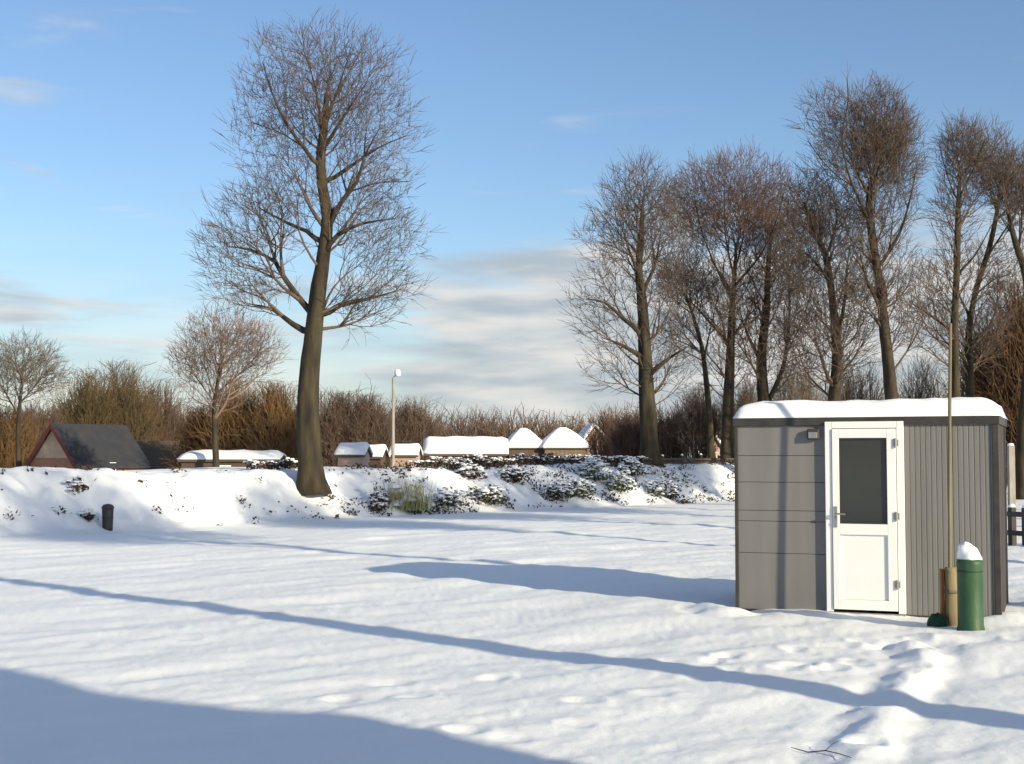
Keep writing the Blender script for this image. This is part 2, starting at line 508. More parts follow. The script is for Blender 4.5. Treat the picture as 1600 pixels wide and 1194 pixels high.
def slab(w, d, t, seed=0, nx=48, ny=24, ov=0.0, px=9, py=7):
    """settled snow with rounded, uneven edges over a w x d top (centred)"""
    xs = np.sign(np.linspace(-1, 1, nx)) * np.abs(np.linspace(-1, 1, nx)) ** 0.8
    ys = np.sign(np.linspace(-1, 1, ny)) * np.abs(np.linspace(-1, 1, ny)) ** 0.8
    X, Y = np.meshgrid(xs, ys, indexing='ij')
    E = np.clip(1 - np.abs(X) ** px, 0, 1) ** .42 * np.clip(1 - np.abs(Y) ** py, 0, 1) ** .42
    Z = t * E * (1 + 0.10 * vnoise(X * w * 1.3 + seed * 9, Y * d * 1.3, 8) + 0.05 * vnoise(X * w * 4 + seed * 5, Y * d * 4, 9))
    wob = 1 + 0.006 * vnoise(X * w * 2.0 + 5, Y * d * 2.0 + seed, 10)
    top = np.stack([X * (w / 2 + ov) * wob, Y * (d / 2 + ov) * wob, Z], -1).reshape(-1, 3)
    bot = top.copy(); bot[:, 2] = 0
    edge = lambda i, j: i * ny + j
    q = [(edge(i, j), edge(i + 1, j), edge(i + 1, j + 1), edge(i, j + 1)) for i in range(nx - 1) for j in range(ny - 1)]
    n = len(top)
    q += [(a + n, d_ + n, c + n, b + n) for (a, b, c, d_) in q]
    return np.concatenate([top, bot]), np.array(q)


# ------------------------------------------------------------------ snow field: one sheet to the horizon


def build_ground():
    az = [0.0]
    st = R(0.062)
    a = 0.0; A = [0.0]
    while a < R(21.5): a += st; A.append(a)
    while a < R(40): a += R(0.35); A.append(a)
    n_rest = 60
    rest = np.linspace(a, math.pi, n_rest)[1:]
    A = np.array(A + list(rest))
    az = np.concatenate([-A[:0:-1], A])[:-1]                      # -pi .. pi without doubling the seam
    rr = [0.004, 0.5, 1.2, 2.5, 4.0, 5.5]
    r = 6.3
    while r < 80:
        rr.append(r); r += min(max(r * r / 1500, 0.035), 0.16)
    while r < 6000:
        rr.append(r); r *= 1.09
    rr = np.array(rr)
    RR, AZ = np.meshgrid(rr, az, indexing='ij')
    x = RR * np.sin(AZ); y = RR * np.cos(AZ)
    z = height(x.ravel(), y.ravel()).reshape(x.shape)
    v = np.stack([x, y, z], -1).reshape(-1, 3)
    m, n = len(rr), len(az)
    i = np.arange(m - 1)[:, None]; j = np.arange(n)[None]
    j2 = (j + 1) % n
    q = np.stack([i * n + j, i * n + j2, (i + 1) * n + j2, (i + 1) * n + j], -1).reshape(-1, 4)
    # the middle: collapse the inner ring with triangles fanned as degenerate-free quads
    o = fast_mesh('snow_ground', v, q[:, ::-1], M['snow'], smooth=True)
    o['kind'] = 'structure'
    return o


build_ground()

# ------------------------------------------------------------------ trees


def catmull(pts, step):
    pts = np.asarray(pts, float)
    if len(pts) == 2:
        n = max(2, int(np.linalg.norm(pts[1] - pts[0]) / step) + 1)
        return pts[0] + (pts[1] - pts[0]) * np.linspace(0, 1, n)[:, None]
    P = np.concatenate([[2 * pts[0] - pts[1]], pts, [2 * pts[-1] - pts[-2]]])
    out = []
    for k in range(1, len(P) - 2):
        n = max(1, int(np.linalg.norm(P[k + 1] - P[k]) / step))
        for u in np.arange(n) / n:
            out.append(0.5 * (2 * P[k] + (P[k + 1] - P[k - 1]) * u + (2 * P[k - 1] - 5 * P[k] + 4 * P[k + 1] - P[k + 2]) * u * u
                              + (3 * P[k] - P[k - 1] - 3 * P[k + 1] + P[k + 2]) * u ** 3))
    out.append(P[-2])
    return np.array(out)


CROWN = 2.1


def grow(stems, clouds, bf=0.45, tip=0.007, ntw=3, twl=0.4, gamma=2.2, trunk_r=0.3, up=0.35, seed=0, maxr=None):
    """stems: list of (parent stem index or None, polyline); clouds: list of (centre, radii, count).
    A branching net is grown from the stems to points in the clouds. Returns trunk MB and crown verts, quads."""
    g = np.random.default_rng(seed)
    nodes, par, path, is_stem = [], [], [], []
    sid, frac = [], []
    chains_of = []
    for si, (pi, pl) in enumerate(stems):
        pts = catmull(pl, 0.35)
        if pi is None:
            prev = -1; start = 0
        else:
            cand = chains_of[pi]
            d = np.linalg.norm(np.array([nodes[c] for c in cand]) - pts[0], axis=1)
            prev = cand[int(np.argmin(d))]; start = 1
        ids = [] if pi is None else [prev]
        for k in range(start, len(pts)):
            nodes.append(pts[k]); par.append(prev); is_stem.append(True); sid.append(si); frac.append(k / (len(pts) - 1))
            path.append(0 if prev < 0 else path[prev] + np.linalg.norm(pts[k] - nodes[prev]))
            prev = len(nodes) - 1; ids.append(prev)
        chains_of.append(ids)
    ns = len(nodes)
    T = []
    for (c, r, n) in clouds:
        n = int(n * (CROWN if trunk_r > .34 else CROWN * 1.5))
        u = g.normal(0, 1, (n, 3)); u /= np.linalg.norm(u, axis=1)[:, None]
        rad = g.random(n)[:, None] ** (1 / 2.4)
        lump = 1 + 0.30 * np.array([mnoise.noise(Vector(w * 2.4) + Vector((seed * 3.1, 0, 0))) for w in u])[:, None]
        T.append(np.asarray(c) + u * rad * lump * np.asarray(r))
    T = np.concatenate(T); nt_ = len(T)
    minp = min(0.0, 0)
    P = np.array(nodes)
    # stems start with little cost near their upper ends so that limbs fan out of them
    stem_cost = np.array([bf * path[i] for i in range(ns)])
    D = np.linalg.norm(T[:, None, :] - P[None], axis=2)
    # branches leave the stem upwards: penalise targets well below the node
    dz = T[:, None, 2] - P[None, :, 2]
    C = D + stem_cost[None] + np.where(dz < 0, up * -dz, 0)
    C[:, P[:, 2] < P[:, 2].min() + 0.12 * np.ptp(P[:, 2])] += 50
    best = np.argmin(C, 1); bc = C[np.arange(nt_), best]
    alive = np.ones(nt_, bool)
    allp = list(nodes)
    for it in range(nt_):
        k = int(np.argmin(np.where(alive, bc, 1e9)))
        alive[k] = False
        b = int(best[k]); p = T[k]
        L = np.linalg.norm(p - allp[b])
        prev = b
        m = int(L / 0.9)
        for s in range(1, m + 1):                                # long reaches get knees
            qn = allp[b] + (p - allp[b]) * (s / (m + 1)) + g.normal(0, 0.028 * L, 3) * np.array([1, 1, .6])
            allp.append(qn); par.append(prev); path.append(path[prev] + np.linalg.norm(qn - allp[prev])); is_stem.append(False)
            prev = len(allp) - 1
        allp.append(p); par.append(prev); path.append(path[prev] + np.linalg.norm(p - allp[prev])); is_stem.append(False)
        idx = len(allp) - 1
        new = range(idx - m, idx + 1)
        for j in new:
            q = allp[j]
            d = T - q
            c = np.linalg.norm(d, axis=1) + bf * path[j] + np.where(d[:, 2] < 0, -up * d[:, 2], 0)
            w = alive & (c < bc)
            bc[w] = c[w]; best[w] = j
    P = np.array(allp); par = np.array(par); n = len(P); is_stem = np.array(is_stem)
    kids = [[] for _ in range(n)]
    for i in range(n):
        if par[i] >= 0: kids[par[i]].append(i)
    # pipe model
    order = range(n - 1, -1, -1)
    acc = np.zeros(n)
    for i in order:
        if not kids[i]: acc[i] = tip ** gamma
        if par[i] >= 0: acc[par[i]] += acc[i]
    rad = acc ** (1 / gamma)
    main = [max(k, key=lambda c: acc[c]) if k else -1 for k in kids]
    # soften the zigzag of the grown part
    for _ in range(4):
        Q = P.copy()
        for i in range(ns, n):
            if main[i] >= 0: Q[i] = P[i] * 0.45 + (P[par[i]] + P[main[i]]) * 0.275
        P = Q
    # girth of the drawn stems follows the pipe radius scaled to the trunk
    root_r = rad[0]
    k = trunk_r / root_r
    zr = P[0][2]
    top = max(P[:ns, 2]) - zr
    rs = rad.copy()
    limb0 = {}
    for i in range(ns):
        u = frac[i]
        if sid[i] == 0:
            rs[i] = trunk_r * (1 - 0.72 * u) * (1 - 0.25 * smoothstep(.85, 1, u))
            hgt = P[i][2] - zr
            if hgt < 1.0: rs[i] *= 1 + 0.55 * (1 - hgt / 1.0) ** 2
        else:
            if sid[i] not in limb0: limb0[sid[i]] = 0.46 * rs[par[i]]
            rs[i] = max(limb0[sid[i]] * (1 - 0.86 * u), tip * 2)
    for i in range(ns, n):                                       # blend into the limb they leave
        rs[i] = min(rad[i] * 1.0, rs[par[i]] * 0.8)
    trunk, crown = MB(), []
    cr = MB()
    started = [0] + [i for i in range(n) if par[i] >= 0 and main[par[i]] != i]
    for s in started:
        ch = [s]
        while main[ch[-1]] >= 0: ch.append(main[ch[-1]])
        if par[s] >= 0: idx = [par[s]] + ch
        else: idx = ch
        pts = P[idx]; rr = rs[idx].copy()
        if par[s] >= 0: rr[0] = min(rr[0], rr[1] * 1.25)
        # split a chain into stem part and crown part
        last = max([j for j, q in enumerate(idx) if is_stem[q]] + [0])
        if is_stem[s] and last >= 1:
            trunk.tube(pts[:last + 1], rr[:last + 1], 18 if rr[0] > .2 else (10 if rr[0] > .08 else 6), rough=.13 if rr[0] > .08 else .06)
            pts, rr = pts[last:], rr[last:]
            if len(pts) < 2: continue
        cr.tube(pts, rr, 5 if rr[0] > 0.03 else 3, cap=False)
    tips = np.array([i for i in range(n) if not kids[i]])
    dirn = P[tips] - P[par[tips]]; dirn /= np.linalg.norm(dirn, axis=1)[:, None] + 1e-9
    A, B = [], []
    for k_ in range(ntw):
        d = dirn + g.normal(0, 0.34, dirn.shape) + np.array([0, 0, 0.12])
        d /= np.linalg.norm(d, axis=1)[:, None]
        A.append(P[tips]); B.append(P[tips] + d * (twl * g.uniform(.5, 1.4, len(tips)))[:, None])
    ins = np.array([i for i in range(ns, n) if kids[i]])
    if len(ins):
        d = P[ins] - P[par[ins]]; d /= np.linalg.norm(d, axis=1)[:, None] + 1e-9
        d = d + g.normal(0, 0.6, d.shape) + np.array([0, 0, 0.15]); d /= np.linalg.norm(d, axis=1)[:, None]
        A.append(P[ins]); B.append(P[ins] + d * (twl * g.uniform(.5, 1.3, len(ins)))[:, None])
    A = np.concatenate(A); B = np.concatenate(B)
    tv, tq = twigs(A, B, tip * 0.85, tip * 0.5, 0.035)
    cv = np.concatenate(cr.v); cq = np.array(cr.f)
    return trunk, merge([(cv, cq), (tv, tq)])


def tree(name, label, D, trunk, limbs, clouds, bark='bark', twig='twig', trunk_r=0.3, seed=1, group=None, base_z=None, thick=0.85, **kw):
    """everything drawn in photograph pixels at distance D and turned into a solid tree standing there"""
    g = np.random.default_rng(seed + 100)
    k = D / F_PX
    b = W(trunk[0][0], trunk[0][1], D)
    gz = H(b[0], b[1]) if base_z is None else base_z
    base = np.array([b[0], b[1], gz - 0.12])
    conv = lambda px, py, dy=0.0: W(px, py, D) - base + np.array([0, dy, 0])
    stems = []
    tl = [np.array([0, 0, 0.0])] + [conv(p[0], p[1], p[2] if len(p) > 2 else 0) for p in trunk[1:]]
    if trunk[0][1] < 715 + (EYE - gz) * F_PX / D - 4:             # the foot is hidden: go straight down to the ground
        tl.insert(1, conv(trunk[0][0], trunk[0][1]))
    stems.append((None, tl))
    for lb in limbs:
        pi = lb[0]
        sgn = g.choice([-1, 1]) * g.uniform(.25, .7)
        pts = [conv(q[0], q[1]) for q in lb[1:]]
        L = np.linalg.norm(pts[-1] - pts[0])
        pts = [q + np.array([0, sgn * L * (i / (len(pts) - 1)) * 0.7, 0]) for i, q in enumerate(pts)]
        d0 = stems[pi][1][-1] if False else 0
        stems.append((pi, pts))
    cl = []
    for (cx, cy, rx, ry, n) in clouds:
        cl.append((conv(cx, cy), np.array([rx * k, max(rx * thick, 10) * k, ry * k]), n))
    tr, (cv, cq) = grow(stems, cl, trunk_r=trunk_r, seed=seed, **kw)
    root = empty(name, base)
    tag(root, label, 'tree', group)
    tr.build('trunk', M[bark], root, smooth=True)
    fast_mesh('crown', cv, cq, M[twig], root, smooth=True)
    return root


BIG_D = hit(489, 768)[1]
big_tree = tree('lone_tree', 'tall lone bare tree with thick trunk rooted in the snowy bank', BIG_D,
     [(488, 768), (484, 700), (482, 620), (488, 540), (495, 470), (505, 400), (511, 340), (503, 285), (502, 235), (508, 190), (510, 150)],
     [(0, (497, 500), (470, 470), (440, 430), (425, 405), (385, 385), (345, 378)),
      (2 - 1, (428, 408), (432, 380), (415, 345), (385, 325)),
      (0, (490, 525), (455, 505), (420, 480), (385, 470)),
      (0, (506, 385), (478, 360), (445, 345), (400, 320)),
      (0, (509, 365), (535, 320), (562, 290), (575, 255), (600, 215)),
      (5, (562, 292), (600, 288), (640, 290)),
      (0, (498, 500), (530, 475), (570, 465), (615, 450)),
      (0, (506, 395), (530, 370), (570, 355), (620, 350)),
      (0, (502, 270), (478, 235), (455, 205), (435, 160), (425, 120)),
      (0, (502, 245), (520, 215), (545, 180), (575, 140)),
      (0, (505, 225), (500, 170), (490, 120), (480, 90)),
      (9, (470, 225), (430, 205), (395, 195)),
      (0, (509, 185), (525, 140), (535, 100), (540, 80)),
      (0, (504, 290), (540, 262), (590, 225), (630, 205))],
     [(505, 130, 130, 92, 820), (435, 205, 82, 75, 250), (575, 205, 85, 75, 280), (400, 360, 88, 75, 260), (350, 400, 45, 45, 70),
      (390, 450, 70, 45, 120), (590, 370, 72, 60, 230), (585, 455, 70, 55, 160), (545, 480, 50, 45, 60), (500, 300, 120, 60, 200), (420, 300, 60, 50, 90), (590, 290, 60, 50, 100)],
     trunk_r=0.365, seed=3, bf=0.42, tip=0.0072, ntw=3, twl=0.42, up=0.5)

RT = 'bare trees in the row behind the bank'
D1 = 57.0
tree('bare_tree', 'leftmost bare tree of the row, dark straight trunk and long low left limbs', D1,
     [(1016, 722), (1012, 640), (1008, 560), (1004, 480), (998, 420), (1002, 370), (1004, 330)],
     [(0, (1003, 520), (975, 500), (945, 475), (915, 470)), (0, (1007, 560), (970, 540), (940, 530)), (0, (1002, 440), (980, 390), (965, 350)),
      (0, (1003, 460), (1025, 410), (1035, 360)), (0, (1008, 590), (1045, 560), (1070, 545))],
     [(1000, 330, 62, 80, 460), (960, 380, 55, 70, 180), (940, 480, 55, 60, 110), (1030, 400, 50, 90, 170), (965, 560, 60, 65, 90), (1045, 550, 45, 80, 120), (1020, 450, 60, 70, 110)],
     trunk_r=0.40, seed=11, group=RT, tip=0.0098, twl=0.62, twig='twig')
tree('bare_tree', 'wide fan crowned bare tree right of the leftmost tree of the row', 64,
     [(1136, 715), (1138, 640), (1141, 560), (1144, 480), (1148, 425), (1150, 390)],
     [(0, (1144, 470), (1115, 420), (1090, 370), (1075, 320)), (0, (1146, 450), (1185, 400), (1205, 350), (1215, 300)), (0, (1148, 425), (1165, 360), (1170, 300)),
      (0, (1147, 435), (1130, 370), (1125, 300)), (0, (1142, 540), (1100, 490), (1070, 455))],
     [(1140, 320, 105, 80, 880), (1080, 350, 55, 80, 240), (1200, 340, 60, 75, 230), (1070, 450, 45, 60, 120), (1160, 450, 80, 60, 190), (1130, 550, 60, 70, 120)],
     trunk_r=0.32, seed=12, group=RT, tip=0.0098, twl=0.62, twig='twig_red')
tree('bare_tree', 'slender leaning bare tree between the two broad crowns of the row', 62,
     [(1112, 715), (1106, 620), (1096, 540), (1078, 480), (1062, 445)],
     [(0, (1100, 560), (1112, 500), (1120, 460)), (0, (1098, 545), (1080, 520), (1060, 505))],
     [(1065, 440, 40, 45, 140), (1115, 470, 35, 55, 110), (1060, 520, 40, 40, 70)],
     trunk_r=0.17, seed=13, group=RT, tip=0.0098, twl=0.62)
tree('bare_tree', 'dark bare tree forking low with two upright stems above the hut roof', 65,
     [(1196, 700), (1194, 640), (1190, 560), (1198, 480), (1200, 420), (1205, 370)],
     [(0, (1195, 640), (1222, 570), (1228, 490), (1225, 430), (1240, 390)), (0, (1191, 570), (1170, 520), (1160, 480)), (1, (1226, 560), (1250, 500), (1262, 450))],
     [(1205, 400, 60, 80, 300), (1240, 450, 45, 80, 170), (1165, 500, 40, 70, 130), (1215, 540, 70, 70, 200), (1255, 380, 40, 70, 140)],
     trunk_r=0.34, seed=14, group=RT, tip=0.0098, twl=0.62)
tree('bare_tree', 'crooked bare tree with long bent limb reaching up left behind the hut', 56,
     [(1305, 700), (1303, 640), (1308, 560), (1302, 480), (1290, 400), (1268, 355), (1258, 320)],
     [(0, (1306, 540), (1325, 470), (1335, 410), (1350, 350)), (0, (1298, 440), (1270, 400), (1235, 370)), (0, (1290, 405), (1305, 350), (1300, 310))],
     [(1265, 330, 50, 60, 190), (1310, 350, 50, 60, 160), (1250, 420, 45, 60, 110), (1330, 470, 60, 90, 220), (1290, 540, 75, 75, 200), (1255, 500, 50, 70, 110)],
     trunk_r=0.33, seed=15, group=RT, tip=0.0098, twl=0.62, bark='bark2')
tree('bare_tree', 'tallest bare tree of the row, leaning left with narrow brushy crown', 55,
     [(1398, 700), (1393, 620), (1385, 540), (1376, 460), (1366, 390), (1358, 320), (1366, 260), (1372, 220)],
     [(0, (1362, 360), (1340, 320), (1318, 285), (1302, 230), (1306, 180), (1300, 150)), (0, (1372, 420), (1398, 370), (1408, 320), (1412, 270)),
      (0, (1360, 310), (1380, 250), (1400, 200)), (1, (1318, 285), (1290, 250), (1270, 215)), (0, (1380, 490), (1350, 440), (1335, 400))],
     [(1372, 215, 52, 85, 560), (1405, 250, 38, 80, 230), (1300, 185, 50, 50, 110), (1330, 230, 50, 60, 130), (1370, 340, 62, 75, 230), (1345, 430, 55, 70, 140), (1410, 470, 50, 90, 130), (1310, 260, 50, 60, 90)],
     trunk_r=0.32, seed=16, group=RT, tip=0.0095, twl=0.58, bark='bark2')
tree('bare_tree', 'straight dark bare tree rising behind the thin pole', 56,
     [(1494, 700), (1492, 620), (1491, 520), (1495, 420), (1497, 330), (1500, 270)],
     [(0, (1494, 430), (1520, 400), (1545, 350)), (0, (1497, 320), (1485, 270), (1480, 230)), (0, (1492, 520), (1455, 490), (1430, 470)), (0, (1498, 310), (1520, 260), (1530, 225))],
     [(1505, 240, 38, 52, 230), (1490, 330, 38, 70, 130), (1450, 490, 50, 70, 130), (1490, 430, 45, 60, 90), (1530, 270, 36, 60, 110)],
     trunk_r=0.27, seed=17, group=RT, tip=0.0095, twl=0.58)
tree('bare_tree', 'forked bare tree leaning right beside the straight dark one', 58,
     [(1516, 700), (1516, 620), (1514, 520), (1526, 450), (1545, 390), (1558, 330), (1562, 290)],
     [(0, (1540, 405), (1575, 340), (1592, 290)), (0, (1518, 500), (1500, 450), (1505, 400)), (0, (1520, 540), (1555, 500), (1570, 460))],
     [(1555, 260, 34, 60, 170), (1585, 300, 32, 60, 110), (1560, 440, 42, 70, 150), (1520, 520, 60, 70, 140)],
     trunk_r=0.24, seed=18, group=RT, tip=0.0095, twl=0.58)
tree('bare_tree', 'rightmost bare tree of the row, its limbs bending in at the picture edge', 56,
     [(1599, 768), (1600, 690), (1606, 600), (1612, 510), (1602, 430), (1584, 370), (1573, 320)],
     [(0, (1602, 440), (1625, 370), (1640, 310)), (0, (1590, 395), (1605, 340), (1610, 290))],
     [(1578, 300, 35, 60, 150), (1615, 290, 40, 70, 170), (1640, 380, 50, 80, 120)],
     trunk_r=0.33, seed=19, group=RT, tip=0.0095, twl=0.58)
LT = 'bare trees behind the left bank'
tree('bare_tree', 'pale grey bare tree at the left edge beyond the slate roofed house', 92,
     [(30, 735), (28, 680), (30, 640), (34, 600), (36, 575)],
     [(0, (29, 650), (10, 610), (-10, 580)), (0, (31, 630), (60, 590), (75, 565))],
     [(35, 575, 62, 52, 420), (-15, 590, 50, 45, 150), (75, 590, 30, 35, 90)],
     trunk_r=0.24, seed=21, group=LT, tip=0.012, twl=0.6, twig='twig_grey')
tree('bare_tree', 'pinkish bare tree with rounded crown close left of the lone tree', 72,
     [(338, 735), (336, 680), (335, 630), (342, 590), (350, 555)],
     [(0, (336, 630), (305, 590), (285, 560)), (0, (338, 615), (375, 580), (400, 550)), (0, (342, 590), (330, 540), (325, 510))],
     [(350, 540, 72, 62, 520), (300, 570, 40, 45, 140), (405, 550, 40, 50, 130), (340, 620, 60, 30, 60)],
     trunk_r=0.21, seed=22, group=LT, tip=0.010, twl=0.5, twig='twig_pink')

# trees and a house outside the picture, to the right: their shadows lie across the snow
off = tree('shade_tree', 'tall straight bare tree outside the view whose trunk shadow crosses the field', 20,
     [(800, 900), (801, 700), (803, 400), (800, 100), (798, -150), (800, -350)],
     [(0, (799, -50), (700, -250), (640, -400)), (0, (800, -100), (880, -300), (950, -420)), (0, (800, -200), (820, -420), (790, -550))],
     [(800, -420, 260, 240, 520), (690, -330, 160, 130, 160), (930, -350, 160, 130, 160)],
     trunk_r=0.34, seed=31, tip=0.0098, twl=0.62, group='trees outside the view')
x, y = PQ(8.85, -4.5); off.location = (x, y, -0.1)
i = 0
for (p, q, rz, s) in ((15.6, -7, 1.0, 1.0), (22.5, -5, 2.2, 0.92), (27.5, -9, 3.4, 1.1), (33, -4, 0.4, 1.0), (37.0, 0, 5.2, 1.05), (42, -1, 4.1, 1.1), (45.5, 4, 2.0, 1.0)):
    c = copy_tree(off)
    x, y = PQ(p, q)
    c.location = (x, y, -0.1); c.rotation_euler = (0, 0, rz); c.scale = (s, s, s)
    c['label'] = 'bare tree outside the view to the right shading the far field'
    i += 1


def house(name, label, cat, loc, rz, w, d, he, hr, wall, roof, snow=None, barge=None, wins=(), doors=(), gable=None, chimney=False, group=None, ov=0.25, snow_t=0.22, hip=False):
    """gabled building: gable ends at -y / +y faces (width w), ridge along y (length d), origin under its centre"""
    o = empty(name, loc, rz); tag(o, label, cat, group)
    m = MB(); hw = w / 2
    if hip: m.box(-hw, hw, -d / 2, d / 2, -3, he)
    else: m.prism([(-hw, -3), (hw, -3), (hw, he), (0, hr - 0.02), (-hw, he)], 1, -d / 2, d / 2)
    m.build('wall', M[wall], o)
    if gable:
        MB().prism([(-hw * .78, he + (hr - he) * .16), (hw * .78, he + (hr - he) * .16), (0, hr - .12)], 1, -d / 2 - 0.04, -d / 2 - 0.003).build('gable_panel', M[gable], o)
    sl = (hr - he) / hw; t = 0.12
    r = MB()
    ow = hw + ov
    r.prism([(-ow, he - sl * ov), (0, hr), (ow, he - sl * ov), (ow, he - sl * ov + t), (0, hr + t), (-ow, he - sl * ov + t)], 1, -d / 2 - ov, d / 2 + ov)
    if hip:
        r = MB(); q = d / 2 + ov; e = .12 * w
        v = [(-ow, -q, he), (ow, -q, he), (ow, q, he), (-ow, q, he), (-ow, -q, he + t), (ow, -q, he + t), (ow, q, he + t), (-ow, q, he + t), (-e, 0, hr + t), (e, 0, hr + t)]
        r.add(v, [(3, 2, 1, 0), (0, 1, 5, 4), (1, 2, 6, 5), (2, 3, 7, 6), (3, 0, 4, 7), (4, 5, 9, 8), (5, 6, 9), (6, 7, 8, 9), (7, 4, 8)])
    ro = r.build('roof', M[roof], o)
    if barge:
        b = MB()
        for sg in (-1, 1):
            b.prism([(sg * ow, he - sl * ov - .18), (0, hr - .18), (0, hr + .14), (sg * ow, he - sl * ov + .16)], 1, -d / 2 - ov - .06, -d / 2 - ov - .003)
        b.build('barge_board', M[barge], o)
    if chimney:
        MB().box(-.3, .3, d * .2, d * .2 + .6, hr - .3, hr + .9).build('chimney', M['brick'], ro)
    if snow:
        n, nv = 26, 16
        us = np.linspace(-1, 1, n); vs = np.linspace(-1, 1, nv)
        U, V = np.meshgrid(us, vs, indexing='ij')
        base = hr + t - np.abs(U) * ow * sl * 0.995
        sm = hr + t - (np.sqrt(U * U + 0.045) - 0.21) * ow * sl
        if hip:
            um = np.maximum((np.abs(U) - .1).clip(0) / .9, np.abs(V))
            base = he + t + (hr - he) * (1 - um) * .995 - .03
            sm = he + t + (hr - he) * (1.06 - np.sqrt(um * um + .02))
        E = np.clip(1 - np.abs(U) ** 10, 0, 1) ** .4 * np.clip(1 - np.abs(V) ** 10, 0, 1) ** .4
        Z = np.maximum(base, sm - 0.02) + snow_t * E * (1 + .2 * vnoise(U * w + 3, V * d + 7 + w, 4))
        top = np.stack([U * (ow + .04), V * (d / 2 + ov + .04), Z + .003], -1).reshape(-1, 3)
        bot = np.stack([U * (ow + .04), V * (d / 2 + ov + .04), base + .002], -1).reshape(-1, 3)
        q = np.array([(a * nv + b, (a + 1) * nv + b, (a + 1) * nv + b + 1, a * nv + b + 1) for a in range(n - 1) for b in range(nv - 1)])
        q2 = q[:, ::-1] + n * nv
        rim = []
        for a in range(n - 1):
            rim += [(a * nv, a * nv + n * nv, (a + 1) * nv + n * nv, (a + 1) * nv), (a * nv + nv - 1, (a + 1) * nv + nv - 1, (a + 1) * nv + nv - 1 + n * nv, a * nv + nv - 1 + n * nv)]
        for b in range(nv - 1):
            rim += [(b, b + 1, b + 1 + n * nv, b + n * nv), ((n - 1) * nv + b, (n - 1) * nv + b + n * nv, (n - 1) * nv + b + 1 + n * nv, (n - 1) * nv + b + 1)]
        fast_mesh('roof_snow', np.concatenate([top, bot]), np.concatenate([q, q2, np.array(rim)]), M['cap'], ro, smooth=True)
    for (face, a, z0, ww, hh) in wins:
        f = MB(); g = MB()
        if face == 'front':
            y0 = -d / 2
            f.box(a - ww / 2, a - ww / 2 + .07, y0 - .05, y0 - .002, z0, z0 + hh).box(a + ww / 2 - .07, a + ww / 2, y0 - .05, y0 - .002, z0, z0 + hh)
            f.box(a - ww / 2 + .07, a + ww / 2 - .07, y0 - .05, y0 - .002, z0, z0 + .07).box(a - ww / 2 + .07, a + ww / 2 - .07, y0 - .05, y0 - .002, z0 + hh - .07, z0 + hh)
            g.box(a - ww / 2 + .07, a + ww / 2 - .07, y0 - .025, y0 - .004, z0 + .07, z0 + hh - .07)
        else:
            sgn = 1 if face == 'right' else -1
            xa, xb = sorted((sgn * (hw + .002), sgn * (hw + .05))); xc, xd = sorted((sgn * (hw + .004), sgn * (hw + .025)))
            f.box(xa, xb, a - ww / 2, a - ww / 2 + .07, z0, z0 + hh).box(xa, xb, a + ww / 2 - .07, a + ww / 2, z0, z0 + hh)
            f.box(xa, xb, a - ww / 2 + .07, a + ww / 2 - .07, z0, z0 + .07).box(xa, xb, a - ww / 2 + .07, a + ww / 2 - .07, z0 + hh - .07, z0 + hh)
            g.box(xc, xd, a - ww / 2 + .07, a + ww / 2 - .07, z0 + .07, z0 + hh - .07)
        wo = f.build('window', M['upvc'], o)
        g.build('pane', M['glass'], wo)
    for (a, ww, hh) in doors:
        dd = MB().box(a - ww / 2, a + ww / 2, -d / 2 - .05, -d / 2 - .002, -.2, hh).build('door', M['side'], o, bevel=.01)
        MB().box(a + ww / 2 - .16, a + ww / 2 - .06, -d / 2 - .09, -d / 2 - .052, hh * .48, hh * .51).build('handle', M['steel'], dd)
    return o


# house behind the photographer, right: throws the blue shadow over the near left corner
hx, hy = PQ(-1.4, -13.5)
ax = math.atan2(SD[1], SD[0])
house('brick_house', 'brick house outside the view behind the photographer', 'house', (hx, hy, 0), math.atan2(-SD[1], -SD[0]) - math.pi / 2 + math.pi, 13.0, 8.0, 7.4, 9.6, 'brick', 'slate', ov=.015,
      wins=(('front', -3, 1, 1.4, 1.3), ('front', 3, 1, 1.4, 1.3)), doors=((0, 1.0, 2.1),))
ex, ey = PQ(5.13 + .35, -10.6)
an = empty('lean_to', (ex, ey, 0), math.atan2(-SD[1], -SD[0]) - math.pi / 2)
tag(an, 'narrow brick lean-to at the side of the house outside the view', 'shed')
MB().box(-.378, .30, -1.2, 1.2, -1, 5.38).build('wall', M['brick'], an)
MB().prism([(-.378, 5.90), (.34, 5.385), (.34, 5.46), (-.378, 5.98)], 1, -1.2, 1.2).build('roof', M['slate'], an)

# ------------------------------------------------------------------ the grey site hut
TH = R(22.0)
HU = np.array([math.cos(TH), -math.sin(TH)]); HV = np.array([math.sin(TH), math.cos(TH)])
yr = 15.07
RC = np.array([(1556 - CX) / F_PX * yr * 1.003, yr])


def wall_s(px):
    """distance leftwards from the right front corner to a photograph column"""
    k = (px - CX) / F_PX * 1.003
    return (RC[0] - k * RC[1]) / (HU[0] - k * HU[1])


HW_, HD_ = wall_s(1148), 1.7
hut = empty('site_hut', (RC[0] - HU[0] * HW_ / 2, RC[1] - HU[1] * HW_ / 2, 0), -TH)
tag(hut, 'grey flat roofed site hut with white half glazed door and snow on its roof', 'hut')
X = lambda px: HW_ / 2 - wall_s(px)
hw = HW_ / 2
xd0, xd1 = X(1288), X(1410)


